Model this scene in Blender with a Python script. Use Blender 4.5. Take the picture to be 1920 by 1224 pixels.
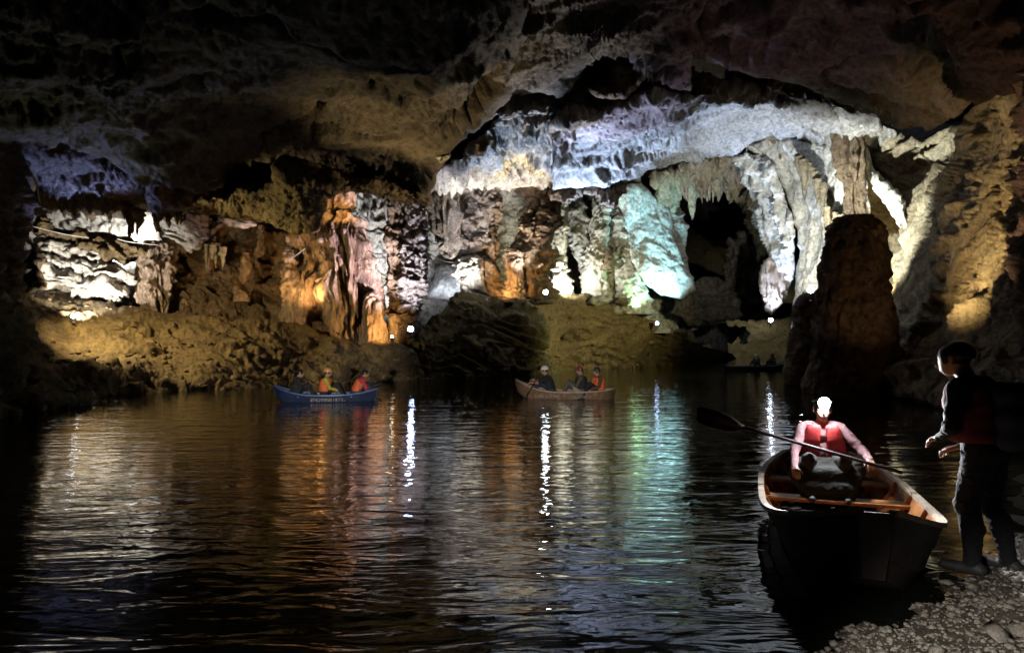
import bpy, math, random
import numpy as np
from mathutils import Vector, Matrix

random.seed(7)
RNG = np.random.default_rng(7)
scene = bpy.context.scene
for _o in list(bpy.data.objects):
    bpy.data.objects.remove(_o)
COL = scene.collection

# ------------------------------------------------------------------ camera
F_PX, HOR, CX, CAM_H = 1280.0, 640.0, 960.0, 1.75      # photograph pixels (1920 wide)
cam_d = bpy.data.cameras.new('camera')
cam_d.sensor_width = 36.0
cam_d.lens = 24.0
cam_d.shift_y = (HOR - 612.0) / 1920.0
cam_d.clip_end = 500.0
cam_d.clip_start = 0.05
cam = bpy.data.objects.new('camera', cam_d)
cam.location = (0, 0, CAM_H)
cam.rotation_euler = (math.radians(90), 0, 0)
COL.objects.link(cam)
scene.camera = cam

# ------------------------------------------------------------------ world: a cave, hardly any sky light
world = bpy.data.worlds.new('World')
scene.world = world
world.use_nodes = True
nt = world.node_tree
bg = nt.nodes['Background']
bg.inputs[0].default_value = (0.35, 0.45, 0.7, 1)
bg.inputs[1].default_value = 0.003

scene.view_settings.view_transform = 'Standard'
scene.view_settings.look = 'None'
scene.view_settings.gamma = 1.0
scene.view_settings.exposure = 0.6
scene.render.engine = 'CYCLES'
cy = scene.cycles
cy.use_denoising = True
try:
    cy.denoiser = 'OPENIMAGEDENOISE'
    cy.denoising_input_passes = 'RGB_ALBEDO_NORMAL'
except Exception:
    pass
cy.max_bounces = 6
cy.diffuse_bounces = 4
cy.glossy_bounces = 2
cy.volume_bounces = 0
cy.use_adaptive_sampling = True
cy.adaptive_threshold = 0.03
cy.transmission_bounces = 3
cy.sample_clamp_indirect = 6.0
cy.caustics_reflective = False
cy.caustics_refractive = False
cy.use_light_tree = True


def PT(px, py, Y):
    """point of the place that stands at depth Y (metres) on the sight line through a photograph pixel"""
    return Vector(((px - CX) / F_PX * Y, Y, CAM_H + (HOR - py) / F_PX * Y))


def PTA(px, py, Y):
    px = np.asarray(px, float); py = np.asarray(py, float); Y = np.asarray(Y, float)
    return np.stack([(px - CX) / F_PX * Y, Y, CAM_H + (HOR - py) / F_PX * Y], -1)


def tag(o, label=None, cat=None, group=None, kind=None):
    if label: o['label'] = label
    if cat: o['category'] = cat
    if group: o['group'] = group
    if kind: o['kind'] = kind
    return o


def empty(name, loc=(0, 0, 0), rz=0.0):
    o = bpy.data.objects.new(name, None)
    o.location = loc
    o.rotation_euler = (0, 0, rz)
    o.empty_display_size = 0.2
    COL.objects.link(o)
    return o


def mesh_obj(name, verts, faces, mats, parent=None, smooth=True, fmat=None):
    me = bpy.data.meshes.new(name)
    v = np.asarray(verts, dtype=np.float32)
    if isinstance(faces, np.ndarray):
        k = faces.shape[1]
        me.vertices.add(len(v))
        me.vertices.foreach_set('co', v.ravel())
        me.loops.add(faces.size)
        me.loops.foreach_set('vertex_index', faces.astype(np.int32).ravel())
        me.polygons.add(len(faces))
        me.polygons.foreach_set('loop_start', np.arange(0, faces.size, k, dtype=np.int32))
        me.update(calc_edges=True)
        me.validate()
    else:
        me.from_pydata([tuple(map(float, p)) for p in v], [], [tuple(map(int, f)) for f in faces])
    if not isinstance(mats, (list, tuple)):
        mats = [mats]
    for m in mats:
        me.materials.append(m)
    if fmat is not None and len(me.polygons) == len(fmat):
        me.polygons.foreach_set('material_index', np.asarray(fmat, dtype=np.int32))
    if smooth:
        me.polygons.foreach_set('use_smooth', np.ones(len(me.polygons), dtype=bool))
    o = bpy.data.objects.new(name, me)
    COL.objects.link(o)
    if parent is not None:
        o.parent = parent
    return o


# ------------------------------------------------------------------ noise
_perm = RNG.permutation(256).astype(np.int32)
_perm = np.concatenate([_perm, _perm, _perm])
_g = RNG.normal(size=(256, 3))
_g = (_g / np.linalg.norm(_g, axis=1, keepdims=True)).astype(np.float32)


def pn(P):
    P = np.asarray(P, dtype=np.float32)
    I = np.floor(P).astype(np.int32)
    f = P - I
    I &= 255
    u = f * f * f * (f * (f * 6 - 15) + 10)
    X, Y, Z = I[:, 0], I[:, 1], I[:, 2]
    out = np.zeros(len(P), np.float32)
    for dx in (0, 1):
        wx = u[:, 0] if dx else 1 - u[:, 0]
        for dy in (0, 1):
            wy = u[:, 1] if dy else 1 - u[:, 1]
            for dz in (0, 1):
                wz = u[:, 2] if dz else 1 - u[:, 2]
                h = _perm[_perm[_perm[(X + dx) & 255] + ((Y + dy) & 255)] + ((Z + dz) & 255)]
                g = _g[h]
                out += wx * wy * wz * (g[:, 0] * (f[:, 0] - dx) + g[:, 1] * (f[:, 1] - dy) + g[:, 2] * (f[:, 2] - dz))
    return out * 1.5


def fbm(P, fr=1.0, octv=4, gain=0.5, off=0.0):
    P = np.asarray(P, np.float32) * fr + off
    a, s = 1.0, 0
    for _ in range(octv):
        s = s + a * pn(P)
        P = P * 2.03 + 17.3
        a *= gain
    return s


def ridged(P, fr=1.0, octv=4, gain=0.5, off=0.0):
    P = np.asarray(P, np.float32) * fr + off
    a, s = 1.0, 0
    for _ in range(octv):
        n = 1 - np.abs(pn(P)) * 2
        s = s + a * n * np.abs(n)
        P = P * 2.07 + 9.1
        a *= gain
    return s


def billow(P, fr=1.0, octv=3, gain=0.5, off=0.0):
    P = np.asarray(P, np.float32) * fr + off
    a, s = 1.0, 0
    for _ in range(octv):
        s = s + a * np.abs(pn(P)) * 2
        P = P * 2.1 + 5.7
        a *= gain
    return s


def smooth(x, a, b):
    t = np.clip((x - a) / (b - a), 0, 1)
    return t * t * (3 - 2 * t)


# displacement recipes, metres along the surface normal; P is (n,3) world position
def warp(P, amt=.6, fr=.35):
    P = np.asarray(P, np.float32)
    return P + amt * np.stack([fbm(P, fr, 2, .5, 3.1), fbm(P, fr, 2, .5, 47.0), fbm(P, fr, 2, .5, 91.0)], -1)


def sc(P, x, y, z):
    return np.asarray(P, np.float32) * np.array([x, y, z], np.float32)


def mask(P, fr=.3, lo=-.15, hi=.35, off=5.0):
    return smooth(fbm(P, fr, 2, .5, off), lo, hi)


def cracks(P, fr=.5, w=.035, off=0.0):
    """thin dark joints where a warped noise passes through zero"""
    n = fbm(warp(P, .5, .5), fr, 3, .55, off)
    return np.exp(-(n / w) ** 2)


def fine(P, a=.03):
    return 1.8 * a * fbm(P, 3.6, 4, .62) + 2.2 * a * (.3 + mask(P, .7, -.2, .3, 17.)) * (ridged(P, 1.9, 4, .6) - .8)


def d_rough(amp=0.5, fr=0.4, f=.5):
    def g(P):
        Q = warp(P, .5 / fr * .4, fr)
        return amp * fbm(P, fr, 3, .5) + amp * f * mask(P, fr * .6, -.3, .3) * (ridged(Q, fr * 1.9, 5, .6) - .8) - amp * .5 * cracks(P, fr, .05) + fine(P, .05)
    return g


def d_smooth(amp=0.5, fr=0.25):
    return lambda P: amp * fbm(warp(P, .4, fr), fr, 2, .4) - .22 * amp * cracks(P, fr * 1.6, .03) + amp * .12 * mask(P, .5) * (billow(P, fr * 6, 2) - .5) + fine(P, .015)


def d_flute(amp=0.25, fr=2.2, wp=.35, low=.5):
    def f(P):
        Q = sc(P, 1, 1, 1)
        w = fbm(P, .5, 2)
        Q[:, 0] += wp * w
        Q[:, 2] = Q[:, 2] * .10
        return amp * (1.3 * (1 - billow(Q, fr, 3, .6)) + low * fbm(P, .5, 3)) + amp * .35 * fbm(sc(P, 1, 1, .4), fr * 2.2, 3, .6) + amp * .3 * mask(P, .9, -.1, .4) * (ridged(P, fr * 1.1, 3) - .8)
    return f


def d_strata(amp=0.5, fr=1.4, tilt=(0.0, 0.0), rough=.4):
    def f(P):
        s = P[:, 2] + tilt[0] * P[:, 0] + tilt[1] * P[:, 1]
        s = s * fr + 1.3 * fbm(sc(P, .35, .35, .8), 1.0, 3)
        t = s - np.floor(s)
        saw = np.where(t < .72, t / .72, (1 - t) / .28)
        lev = pn(np.stack([np.floor(s) * 7.7, P[:, 0] * .15, P[:, 1] * .1], -1))
        return amp * (saw - .5 + .9 * lev) * (.3 + mask(P, .5, -.4, .3)) + amp * rough * (fbm(P, 1.1, 5, .58))
    return f


def d_pop(amp=0.12, fr=3.0, low=.3):
    return lambda P: low * fbm(P, .45, 4, .55) + amp * (.35 + mask(P, .8, -.3, .3)) * (billow(warp(P, .15, 1.5), fr, 4, .65) - .6)


def d_rib(amp=.35, fr=.8, ang=0.7, low=.4):
    """parallel slanting ribs on roofs (solution ribs)"""
    c, s = math.cos(ang), math.sin(ang)
    def f(P0):
        P = warp(P0, .35, .4)
        u = P[:, 0] * c + P[:, 1] * s
        v = -P[:, 0] * s + P[:, 1] * c
        Q = np.stack([u * fr * .22, v * fr * 1.4, P[:, 2] * fr * .5], -1)
        return amp * (.25 + mask(P0, .25, -.3, .3)) * (ridged(Q, 1.0, 5, .58) - .8) + low * fbm(P, .25, 3) + fine(P0, .03)
    return f


def d_roof(amp=1.0):
    def f(P):
        Q = warp(P, 1.4, .16)
        return amp * (1.0 * fbm(P, .11, 3, .5) + .55 * mask(P, .16, -.2, .3) * (ridged(sc(Q, 1, .6, 1), .26, 4, .5) - .8) - .3 * cracks(P, .14, .035)
                      + .10 * fbm(P, .9, 4, .6)) + fine(P, .03)
    return f


def d_vault(amp=1.0):
    def f(P):
        W_ = warp(P, .9, .2)
        q = np.stack([(W_[:, 0] * .8 + W_[:, 1] * .6) * .16, (W_[:, 1] * .8 - W_[:, 0] * .6) * .75, W_[:, 2] * .3], -1)
        return amp * (.38 * mask(P, .14, -.25, .3, 41.) * (ridged(q, 1.0, 3, .45) - .7) + .95 * fbm(P, .16, 2, .45) + .34 * fbm(warp(P, .8, .3), .42, 3, .5) - .28 * cracks(sc(P, .6, 1, 1), .30, .025, 7.0) - .16 * cracks(P, .7, .03, 23.0)
                      + .10 * mask(P, .35, 0, .35, 31.) * (ridged(warp(P, .4, .6), 1.0, 4, .55) - .8)) + fine(P, .018)
    return f


def d_mud(amp=1.0):
    def f(P):
        Q = warp(P, .5, .45)
        s = P[:, 2] * 1.5 + .25 * P[:, 0] + 1.6 * fbm(sc(P, .3, .3, .5), 1, 3)
        t = s - np.floor(s)
        terr = np.where(t < .8, t / .8, (1 - t) / .2) - .5
        return amp * (.35 * fbm(P, .3, 3) + .30 * mask(P, .25, -.35, .25) * terr + .18 * mask(P, .35, -.1, .4, 77.) * (ridged(Q, .8, 4, .6) - .8)
                      + .07 * (billow(P, 1.7, 4, .6) - .6) * (.3 + mask(P, .6, -.2, .3, 12.)) + .035 * fbm(P, 5.0, 3, .6))
    return f


# ------------------------------------------------------------------ rock builders
def ragged(poly, amp, seg=9.0, seed=0):
    r = np.random.default_rng(seed + 11)
    pts = [np.array(p[:2], float) for p in poly]
    out = []
    n = len(pts)
    for i in range(n):
        a, b = pts[i], pts[(i + 1) % n]
        L = np.linalg.norm(b - a)
        k = max(1, int(L / seg))
        for j in range(k):
            out.append(a + (b - a) * j / k)
    out = np.array(out)
    if amp > 0:
        q = np.concatenate([out / 34.0, np.full((len(out), 1), seed * 3.17)], 1)
        dx = fbm(q, 1.0, 4, .6); dy = fbm(q, 1.0, 4, .6, 31.7)
        out = out + amp * np.stack([dx, dy], -1)
    return out


def poly_sd(pts, poly):
    """distance to the outline (positive outside) and the nearest outline point"""
    n = len(poly)
    best = np.full(len(pts), 1e18)
    near = np.zeros_like(pts)
    inside = np.zeros(len(pts), bool)
    for i in range(n):
        a, b = poly[i], poly[(i + 1) % n]
        ab = b - a
        L2 = max(ab @ ab, 1e-9)
        t = np.clip(((pts - a) @ ab) / L2, 0, 1)
        c = a + t[:, None] * ab
        d = ((pts - c) ** 2).sum(1)
        m = d < best
        best[m] = d[m]
        near[m] = c[m]
        if a[1] != b[1]:
            cond = (a[1] > pts[:, 1]) != (b[1] > pts[:, 1])
            xi = a[0] + (pts[:, 1] - a[1]) / (b[1] - a[1]) * ab[0]
            inside ^= cond & (pts[:, 0] < xi)
    sd = np.sqrt(best)
    return np.where(inside, -sd, sd), near


class TPS:
    """smooth surface through a few depth soundings (in 1/depth, so that planes stay planes)"""
    def __init__(self, ctrl):
        c = np.array(ctrl, float)
        self.x = c[:, :2] / 500.0
        w = 1.0 / c[:, 2]
        n = len(c)
        self.lo, self.hi = w.min() * .8, w.max() * 1.25
        lin = n >= 3
        K = self._k(self.x, self.x) + np.eye(n) * 1e-4
        if lin:
            Pm = np.concatenate([np.ones((n, 1)), self.x], 1)
            A = np.block([[K, Pm], [Pm.T, np.zeros((3, 3)) + np.eye(3) * 1e-6]])
            s = np.linalg.solve(A, np.concatenate([w, np.zeros(3)]))
            self.a, self.b = s[:n], s[n:]
        else:
            self.a, self.b = np.zeros(n), np.array([w.mean(), 0, 0])

    def _k(self, A, B):
        d2 = ((A[:, None] - B[None]) ** 2).sum(-1)
        return d2 * np.log(d2 + 1e-12) * .5

    def __call__(self, pts):
        q = pts / 500.0
        w = self._k(q, self.x) @ self.a + self.b[0] + q @ self.b[1:]
        return 1.0 / np.clip(w, self.lo, self.hi)


def vnormals(V, F):
    a, b, c, d = V[F[:, 0]], V[F[:, 1]], V[F[:, 2]], V[F[:, 3]]
    fn = np.cross(c - a, d - b)
    N = np.zeros_like(V)
    for k in range(4):
        np.add.at(N, F[:, k], fn)
    return N / (np.linalg.norm(N, axis=1, keepdims=True) + 1e-12)


_seed = [0]
YO = 0.0        # set back the following rocks by this many metres (same sight line)


def mass(name, poly, ctrl, mat, disp, step=3.0, bulge=1.0, thick=3.0, R=50.0, rag=4.0, parent=None, bumps=()):
    """a closed body of rock: its outline stands at the sounded depths, its face swells towards
    the open cave by `bulge` metres and its back by `thick` metres"""
    _seed[0] += 1
    out = ragged(poly, rag, seed=_seed[0])
    x0, y0 = out.min(0) - step; x1, y1 = out.max(0) + step
    nx, ny = int((x1 - x0) / step) + 2, int((y1 - y0) / step) + 2
    gx, gy = np.meshgrid(x0 + np.arange(nx) * step, y0 + np.arange(ny) * step)
    pts = np.stack([gx.ravel(), gy.ravel()], -1)
    sd, near = poly_sd(pts, out)
    ok = (sd < step * .7).reshape(ny, nx)
    cell = ok[:-1, :-1] & ok[1:, :-1] & ok[:-1, 1:] & ok[1:, 1:]
    idx = np.arange(nx * ny).reshape(ny, nx)
    F = np.stack([idx[:-1, :-1][cell], idx[1:, :-1][cell], idx[1:, 1:][cell], idx[:-1, 1:][cell]], -1)
    used = np.unique(F)
    cnt = np.zeros(nx * ny, int)
    np.add.at(cnt, F.ravel(), 1)
    border = (cnt > 0) & (cnt < 4)
    remap = np.full(nx * ny, -1)
    remap[used] = np.arange(len(used))
    F = remap[F]
    p2 = pts[used].copy(); s2 = sd[used].copy(); bd = border[used]
    p2[bd] = near[used][bd]; s2[bd] = 0
    t = np.clip(-s2 / R, 0, 1)
    prof = np.sqrt(np.clip(1 - (1 - t) ** 2, 0, 1))
    Y0 = TPS([(c[0], c[1], c[2] + YO) for c in ctrl])(p2)
    Yf = Y0 - bulge * prof
    for bx, by, br, bd_ in bumps:
        Yf = Yf + bd_ * np.exp(-((p2[:, 0] - bx) ** 2 + (p2[:, 1] - by) ** 2) / (br * br))
    Yf = np.maximum(Yf, 2.0)
    Vf = PTA(p2[:, 0], p2[:, 1], Yf)
    N = vnormals(Vf, F)
    if np.median(((np.array([0, 0, CAM_H]) - Vf) * N).sum(1)) < 0:      # towards the open cave
        N = -N
    off = disp(Vf.astype(np.float32))
    fade = np.clip(.25 + t * 4, 0, 1)
    Vf = Vf + N * (off * fade)[:, None]
    inner = ~bd
    Vb = PTA(p2[inner, 0], p2[inner, 1], (Y0 + thick * prof)[inner])
    bmap = np.arange(len(used))
    bmap[inner] = len(used) + np.arange(inner.sum())
    Fb = bmap[F][:, ::-1]
    V = np.concatenate([Vf, Vb])
    allF = np.concatenate([F, Fb])
    return mesh_obj(name, V, allF, mat, parent)


def cspline(K, n):
    K = np.asarray(K, float)
    m = len(K)
    if m == 2:
        t = np.linspace(0, 1, n)[:, None]
        return K[0] * (1 - t) + K[1] * t
    Kp = np.concatenate([[2 * K[0] - K[1]], K, [2 * K[-1] - K[-2]]])
    ts = np.linspace(0, m - 1 - 1e-9, n)
    i = ts.astype(int); u = (ts - i)[:, None]
    p0, p1, p2, p3 = Kp[i], Kp[i + 1], Kp[i + 2], Kp[i + 3]
    return .5 * (2 * p1 + (p2 - p0) * u + (2 * p0 - 5 * p1 + 4 * p2 - p3) * u ** 2 + (3 * p1 - p0 - 3 * p2 + p3) * u ** 3)


def column(name, keys, mat, disp, nseg=64, step=3.0, parent=None, squash=1.0, lobes=0.0, nlobe=5, ph=0.0):
    """a round rock: keys = (px, py, depth, half width in px), top to bottom"""
    K = np.array(keys, float)
    L = np.abs(np.diff(K[:, 1])).sum() + np.abs(np.diff(K[:, 0])).sum() * .5
    n = max(5, int(L / step))
    S = cspline(K, n)
    S[:, 2] += YO
    C = PTA(S[:, 0], S[:, 1], S[:, 2])
    r = np.maximum(S[:, 3], .15) * S[:, 2] / F_PX
    a = np.linspace(0, 2 * np.pi, nseg, endpoint=False) + ph
    lob = 1 + lobes * np.sin(a * nlobe + ph * 3)[None, :] + lobes * .6 * np.sin(a * (nlobe + 3) + 1.3)[None, :]
    rx = r[:, None] * lob
    V = np.stack([C[:, None, 0] + rx * np.cos(a), C[:, None, 1] + squash * rx * np.sin(a), np.repeat(C[:, None, 2], nseg, 1)], -1)
    D = np.stack([np.cos(a), np.sin(a), 0 * a], -1)[None].repeat(n, 0).reshape(-1, 3)
    V = V.reshape(-1, 3)
    lim = np.repeat(r, nseg)
    off = np.clip(disp(V.astype(np.float32)), -.6 * lim, .8 * lim)
    V = V + D * off[:, None]
    idx = np.arange(n * nseg).reshape(n, nseg)
    nxt = np.roll(idx, -1, 1)
    F = np.stack([idx[:-1], idx[1:], nxt[1:], nxt[:-1]], -1).reshape(-1, 4)
    F = F[:, ::-1]
    V = np.concatenate([V, [C[0]], [C[-1]]])
    top, bot = len(V) - 2, len(V) - 1
    faces = [tuple(f) for f in F]
    faces += [(int(x), int(y), top) for x, y in zip(idx[0], np.roll(idx[0], -1))]
    faces += [(int(y), int(x), bot) for x, y in zip(idx[-1], np.roll(idx[-1], -1))]
    return mesh_obj(name, V, faces, mat, parent)


# ------------------------------------------------------------------ materials
def new_mat(name):
    m = bpy.data.materials.new(name)
    m.use_nodes = True
    n = m.node_tree
    b = n.nodes['Principled BSDF']
    return m, n, b


def rock_mat(name, c1, c2, c3, sc=.5, bump=.6, rough=.7, stretch=(1, 1, 1), stain=.5, fine=5.0, spec=.35):
    """stone: two mineral tones in patches, a third tone as stains; fine relief as bump"""
    m, n, b = new_mat(name)
    N, L = n.nodes, n.links
    geo = N.new('ShaderNodeNewGeometry')
    mp = N.new('ShaderNodeMapping'); mp.inputs['Scale'].default_value = stretch
    L.new(geo.outputs['Position'], mp.inputs['Vector'])
    def noise(scale, det, rgh=.6, dist=0.0):
        t = N.new('ShaderNodeTexNoise')
        t.inputs['Scale'].default_value = scale
        t.inputs['Detail'].default_value = det
        t.inputs['Roughness'].default_value = rgh
        t.inputs['Distortion'].default_value = dist
        L.new(mp.outputs[0], t.inputs['Vector'])
        return t
    n1 = noise(sc, 6, .62, .6)
    r1 = N.new('ShaderNodeValToRGB')
    r1.color_ramp.elements[0].position = .36; r1.color_ramp.elements[0].color = (*c1, 1)
    r1.color_ramp.elements[1].position = .62; r1.color_ramp.elements[1].color = (*c2, 1)
    L.new(n1.outputs['Fac'], r1.inputs[0])
    n2 = noise(sc * 3.7, 8, .7, .9)
    r2 = N.new('ShaderNodeValToRGB')
    r2.color_ramp.elements[0].position = .5; r2.color_ramp.elements[0].color = (0, 0, 0, 1)
    r2.color_ramp.elements[1].position = .68; r2.color_ramp.elements[1].color = (stain, stain, stain, 1)
    L.new(n2.outputs['Fac'], r2.inputs[0])
    mx = N.new('ShaderNodeMix'); mx.data_type = 'RGBA'
    L.new(r2.outputs[0], mx.inputs[0])
    L.new(r1.outputs[0], mx.inputs[6])
    mx.inputs[7].default_value = (*c3, 1)
    n3 = noise(fine, 8, .7)
    mx2 = N.new('ShaderNodeMix'); mx2.data_type = 'RGBA'; mx2.blend_type = 'MULTIPLY'
    mx2.inputs[0].default_value = .8
    r3 = N.new('ShaderNodeValToRGB')
    r3.color_ramp.elements[0].position = .36; r3.color_ramp.elements[0].color = (.28, .26, .24, 1)
    r3.color_ramp.elements[1].position = .56; r3.color_ramp.elements[1].color = (1, 1, 1, 1)
    L.new(n3.outputs['Fac'], r3.inputs[0])
    L.new(mx.outputs[2], mx2.inputs[6]); L.new(r3.outputs[0], mx2.inputs[7])
    L.new(mx2.outputs[2], b.inputs['Base Color'])
    b.inputs['Roughness'].default_value = rough
    b.inputs['Specular IOR Level'].default_value = spec
    bp = N.new('ShaderNodeBump'); bp.inputs['Strength'].default_value = bump; bp.inputs['Distance'].default_value = .45
    bp2 = N.new('ShaderNodeBump'); bp2.inputs['Strength'].default_value = bump; bp2.inputs['Distance'].default_value = .13
    L.new(n2.outputs['Fac'], bp.inputs['Height'])
    L.new(n3.outputs['Fac'], bp2.inputs['Height'])
    L.new(bp.outputs[0], bp2.inputs['Normal'])
    L.new(bp2.outputs[0], b.inputs['Normal'])
    return m


def plain(name, col, rough=.6, metal=0.0, var=.25, sc=6.0, spec=.4, bump=.15, bsc=30.0):
    m, n, b = new_mat(name)
    N, L = n.nodes, n.links
    tc = N.new('ShaderNodeTexCoord')
    t = N.new('ShaderNodeTexNoise'); t.inputs['Scale'].default_value = sc; t.inputs['Detail'].default_value = 5
    L.new(tc.outputs['Object'], t.inputs['Vector'])
    r = N.new('ShaderNodeValToRGB')
    r.color_ramp.elements[0].position = .3; r.color_ramp.elements[0].color = (*[c * (1 - var) for c in col], 1)
    r.color_ramp.elements[1].position = .7; r.color_ramp.elements[1].color = (*[min(1, c * (1 + var * .6)) for c in col], 1)
    L.new(t.outputs['Fac'], r.inputs[0]); L.new(r.outputs[0], b.inputs['Base Color'])
    b.inputs['Roughness'].default_value = rough
    b.inputs['Metallic'].default_value = metal
    b.inputs['Specular IOR Level'].default_value = spec
    if bump > 0:
        t2 = N.new('ShaderNodeTexNoise'); t2.inputs['Scale'].default_value = bsc; t2.inputs['Detail'].default_value = 4
        L.new(tc.outputs['Object'], t2.inputs['Vector'])
        bp = N.new('ShaderNodeBump'); bp.inputs['Strength'].default_value = bump; bp.inputs['Distance'].default_value = .01
        L.new(t2.outputs['Fac'], bp.inputs['Height']); L.new(bp.outputs[0], b.inputs['Normal'])
    return m


def glow(name, col, strength):
    m, n, b = new_mat(name)
    b.inputs['Base Color'].default_value = (.8, .8, .8, 1)
    b.inputs['Emission Color'].default_value = (*col, 1)
    b.inputs['Emission Strength'].default_value = strength
    return m


M = {}
M['lime'] = rock_mat('pale_limestone', (.52, .50, .46), (.36, .33, .29), (.14, .10, .07), .45, .55, .62, stain=.55)
M['sheet'] = rock_mat('white_flowstone', (.68, .67, .64), (.55, .54, .50), (.30, .27, .23), .5, .4, .5, stain=.5)
M['smooth'] = rock_mat('smooth_grey_limestone', (.46, .45, .44), (.27, .26, .25), (.14, .12, .11), .30, .5, .65, stain=.6)
M['brown'] = rock_mat('brown_rock', (.24, .17, .11), (.13, .09, .055), (.33, .25, .16), .6, .8, .7, stain=.5)
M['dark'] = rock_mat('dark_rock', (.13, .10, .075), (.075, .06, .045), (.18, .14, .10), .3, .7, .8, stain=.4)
M['ochre'] = rock_mat('ochre_rock', (.23, .165, .075), (.15, .105, .05), (.08, .055, .03), .5, .7, .75, stain=.6)
M['mud'] = rock_mat('mud_bank', (.20, .145, .065), (.13, .09, .045), (.07, .055, .03), .4, .42, .75, stain=.7, fine=6)
M['moss'] = rock_mat('olive_mud', (.13, .115, .045), (.10, .075, .035), (.06, .05, .03), .6, .5, .8, stain=.7, fine=6)
M['flow'] = rock_mat('fluted_flowstone', (.46, .36, .28), (.30, .21, .15), (.12, .08, .055), .9, .8, .55, stretch=(1, 1, .3), stain=.7)
M['ledge'] = rock_mat('ledge_limestone', (.64, .61, .55), (.50, .46, .39), (.17, .12, .06), .5, .6, .6, stretch=(.6, .6, 1.5), stain=.75)
M['rib'] = rock_mat('ribbed_roof_rock', (.26, .23, .20), (.17, .14, .11), (.09, .07, .05), .4, .8, .75, stain=.6)
M['wall'] = rock_mat('right_wall_rock', (.38, .33, .24), (.27, .21, .13), (.13, .09, .055), .35, .6, .7, stain=.6)
M['pop'] = rock_mat('popcorn_rock', (.42, .38, .36), (.22, .17, .14), (.10, .07, .06), 1.6, .9, .6, stain=.7, fine=14)
HEAD_W = 300.0
HAZE = 0.0

# ================================================================== THE SETTING
def structure(o):
    o['kind'] = 'structure'
    return o


# ---- water
def water_mat():
    m, n, b = new_mat('river_water')
    N, L = n.nodes, n.links
    b.inputs['Base Color'].default_value = (.006, .008, .005, 1)
    b.inputs['Roughness'].default_value = .015
    b.inputs['IOR'].default_value = 1.6
    b.inputs['Specular IOR Level'].default_value = .62
    geo = N.new('ShaderNodeNewGeometry')
    def wave(sx, sy, det, dist, rz=0.0):
        mp = N.new('ShaderNodeMapping'); mp.inputs['Scale'].default_value = (sx, sy, 1); mp.inputs['Rotation'].default_value = (0, 0, rz)
        L.new(geo.outputs['Position'], mp.inputs['Vector'])
        t = N.new('ShaderNodeTexNoise'); t.inputs['Scale'].default_value = 1.0; t.inputs['Detail'].default_value = det
        t.inputs['Roughness'].default_value = .55; t.inputs['Distortion'].default_value = dist
        L.new(mp.outputs[0], t.inputs['Vector'])
        return t
    w1 = wave(.75, 2.3, 3, .8, .12)
    w2 = wave(2.6, 6.5, 2, .5, -.2)
    bp = N.new('ShaderNodeBump'); bp.inputs['Strength'].default_value = 1.0; bp.inputs['Distance'].default_value = WAVE1
    L.new(w1.outputs['Fac'], bp.inputs['Height'])
    bp2 = N.new('ShaderNodeBump'); bp2.inputs['Strength'].default_value = 1.0; bp2.inputs['Distance'].default_value = WAVE2
    L.new(w2.outputs['Fac'], bp2.inputs['Height'])
    L.new(bp.outputs[0], bp2.inputs['Normal'])
    L.new(bp2.outputs[0], b.inputs['Normal'])
    return m


WAVE1, WAVE2 = .024, .006
structure(mesh_obj('water', [(-60, -8, 0), (60, -8, 0), (60, 125, 0), (-60, 125, 0)], [(0, 1, 2, 3)], water_mat(), smooth=False))
structure(mesh_obj('river_bed', [(-60, -8, -1.2), (60, -8, -1.2), (60, 125, -1.2), (-60, 125, -1.2)], [(0, 1, 2, 3)], M['dark'], smooth=False))


# ---- the dark outer hull of the cavern: an arched tube from behind the photographer to far down the river
def cave_shell():
    na, ny = 120, 150
    a = np.linspace(-.12, math.pi + .12, na)
    y = np.concatenate([np.linspace(-9, 40, 80), np.linspace(41, 120, 70)])
    A, Yg = np.meshgrid(a, y)
    top = 19.0 - 4 * smooth(Yg, 60, 110)
    hw = 34.0 - 14 * smooth(Yg, 55, 110)
    X = np.cos(A) * hw + 4
    Z = np.sin(A) * top
    P = np.stack([X, Yg, Z], -1).reshape(-1, 3)
    n = np.stack([-np.cos(A), 0 * A, -np.sin(A)], -1).reshape(-1, 3)
    d = 1.6 * fbm(P, .13, 3) + .8 * (ridged(P, .35, 4) - .6)
    P = P + n * d[:, None]
    idx = np.arange(na * ny).reshape(ny, na)
    F = np.stack([idx[:-1, :-1], idx[1:, :-1], idx[1:, 1:], idx[:-1, 1:]], -1).reshape(-1, 4)
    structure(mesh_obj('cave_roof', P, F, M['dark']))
    for nm, yy, row in (('cave_end_wall', 119.9, -1), ('rear_light_stop', -8.9, 0)):  # rear wall added behind the camera to stop light leaking
        ring = P[idx[row]]
        V = np.concatenate([ring, [[4, yy, 3]]])
        k = len(ring)
        structure(mesh_obj(nm, V, [(i, i + 1, k) for i in range(k - 1)] + [(k - 1, 0, k)], M['dark']))


cave_shell()

# ---- roof of the near hall, upper left: nearly flat at 8 to 9 m, hardly lit
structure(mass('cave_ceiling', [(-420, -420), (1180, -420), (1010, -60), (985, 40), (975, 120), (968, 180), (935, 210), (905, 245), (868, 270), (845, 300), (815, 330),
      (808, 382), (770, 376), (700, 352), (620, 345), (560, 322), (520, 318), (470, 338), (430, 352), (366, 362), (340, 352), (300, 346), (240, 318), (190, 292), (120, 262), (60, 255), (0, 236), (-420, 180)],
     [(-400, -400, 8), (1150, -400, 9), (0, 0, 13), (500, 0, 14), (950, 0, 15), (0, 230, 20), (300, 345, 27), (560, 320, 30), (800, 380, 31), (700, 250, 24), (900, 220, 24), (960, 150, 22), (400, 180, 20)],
     M['dark'], d_roof(1.0), step=3.5, bulge=.8, thick=5, R=60, rag=9))

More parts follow.
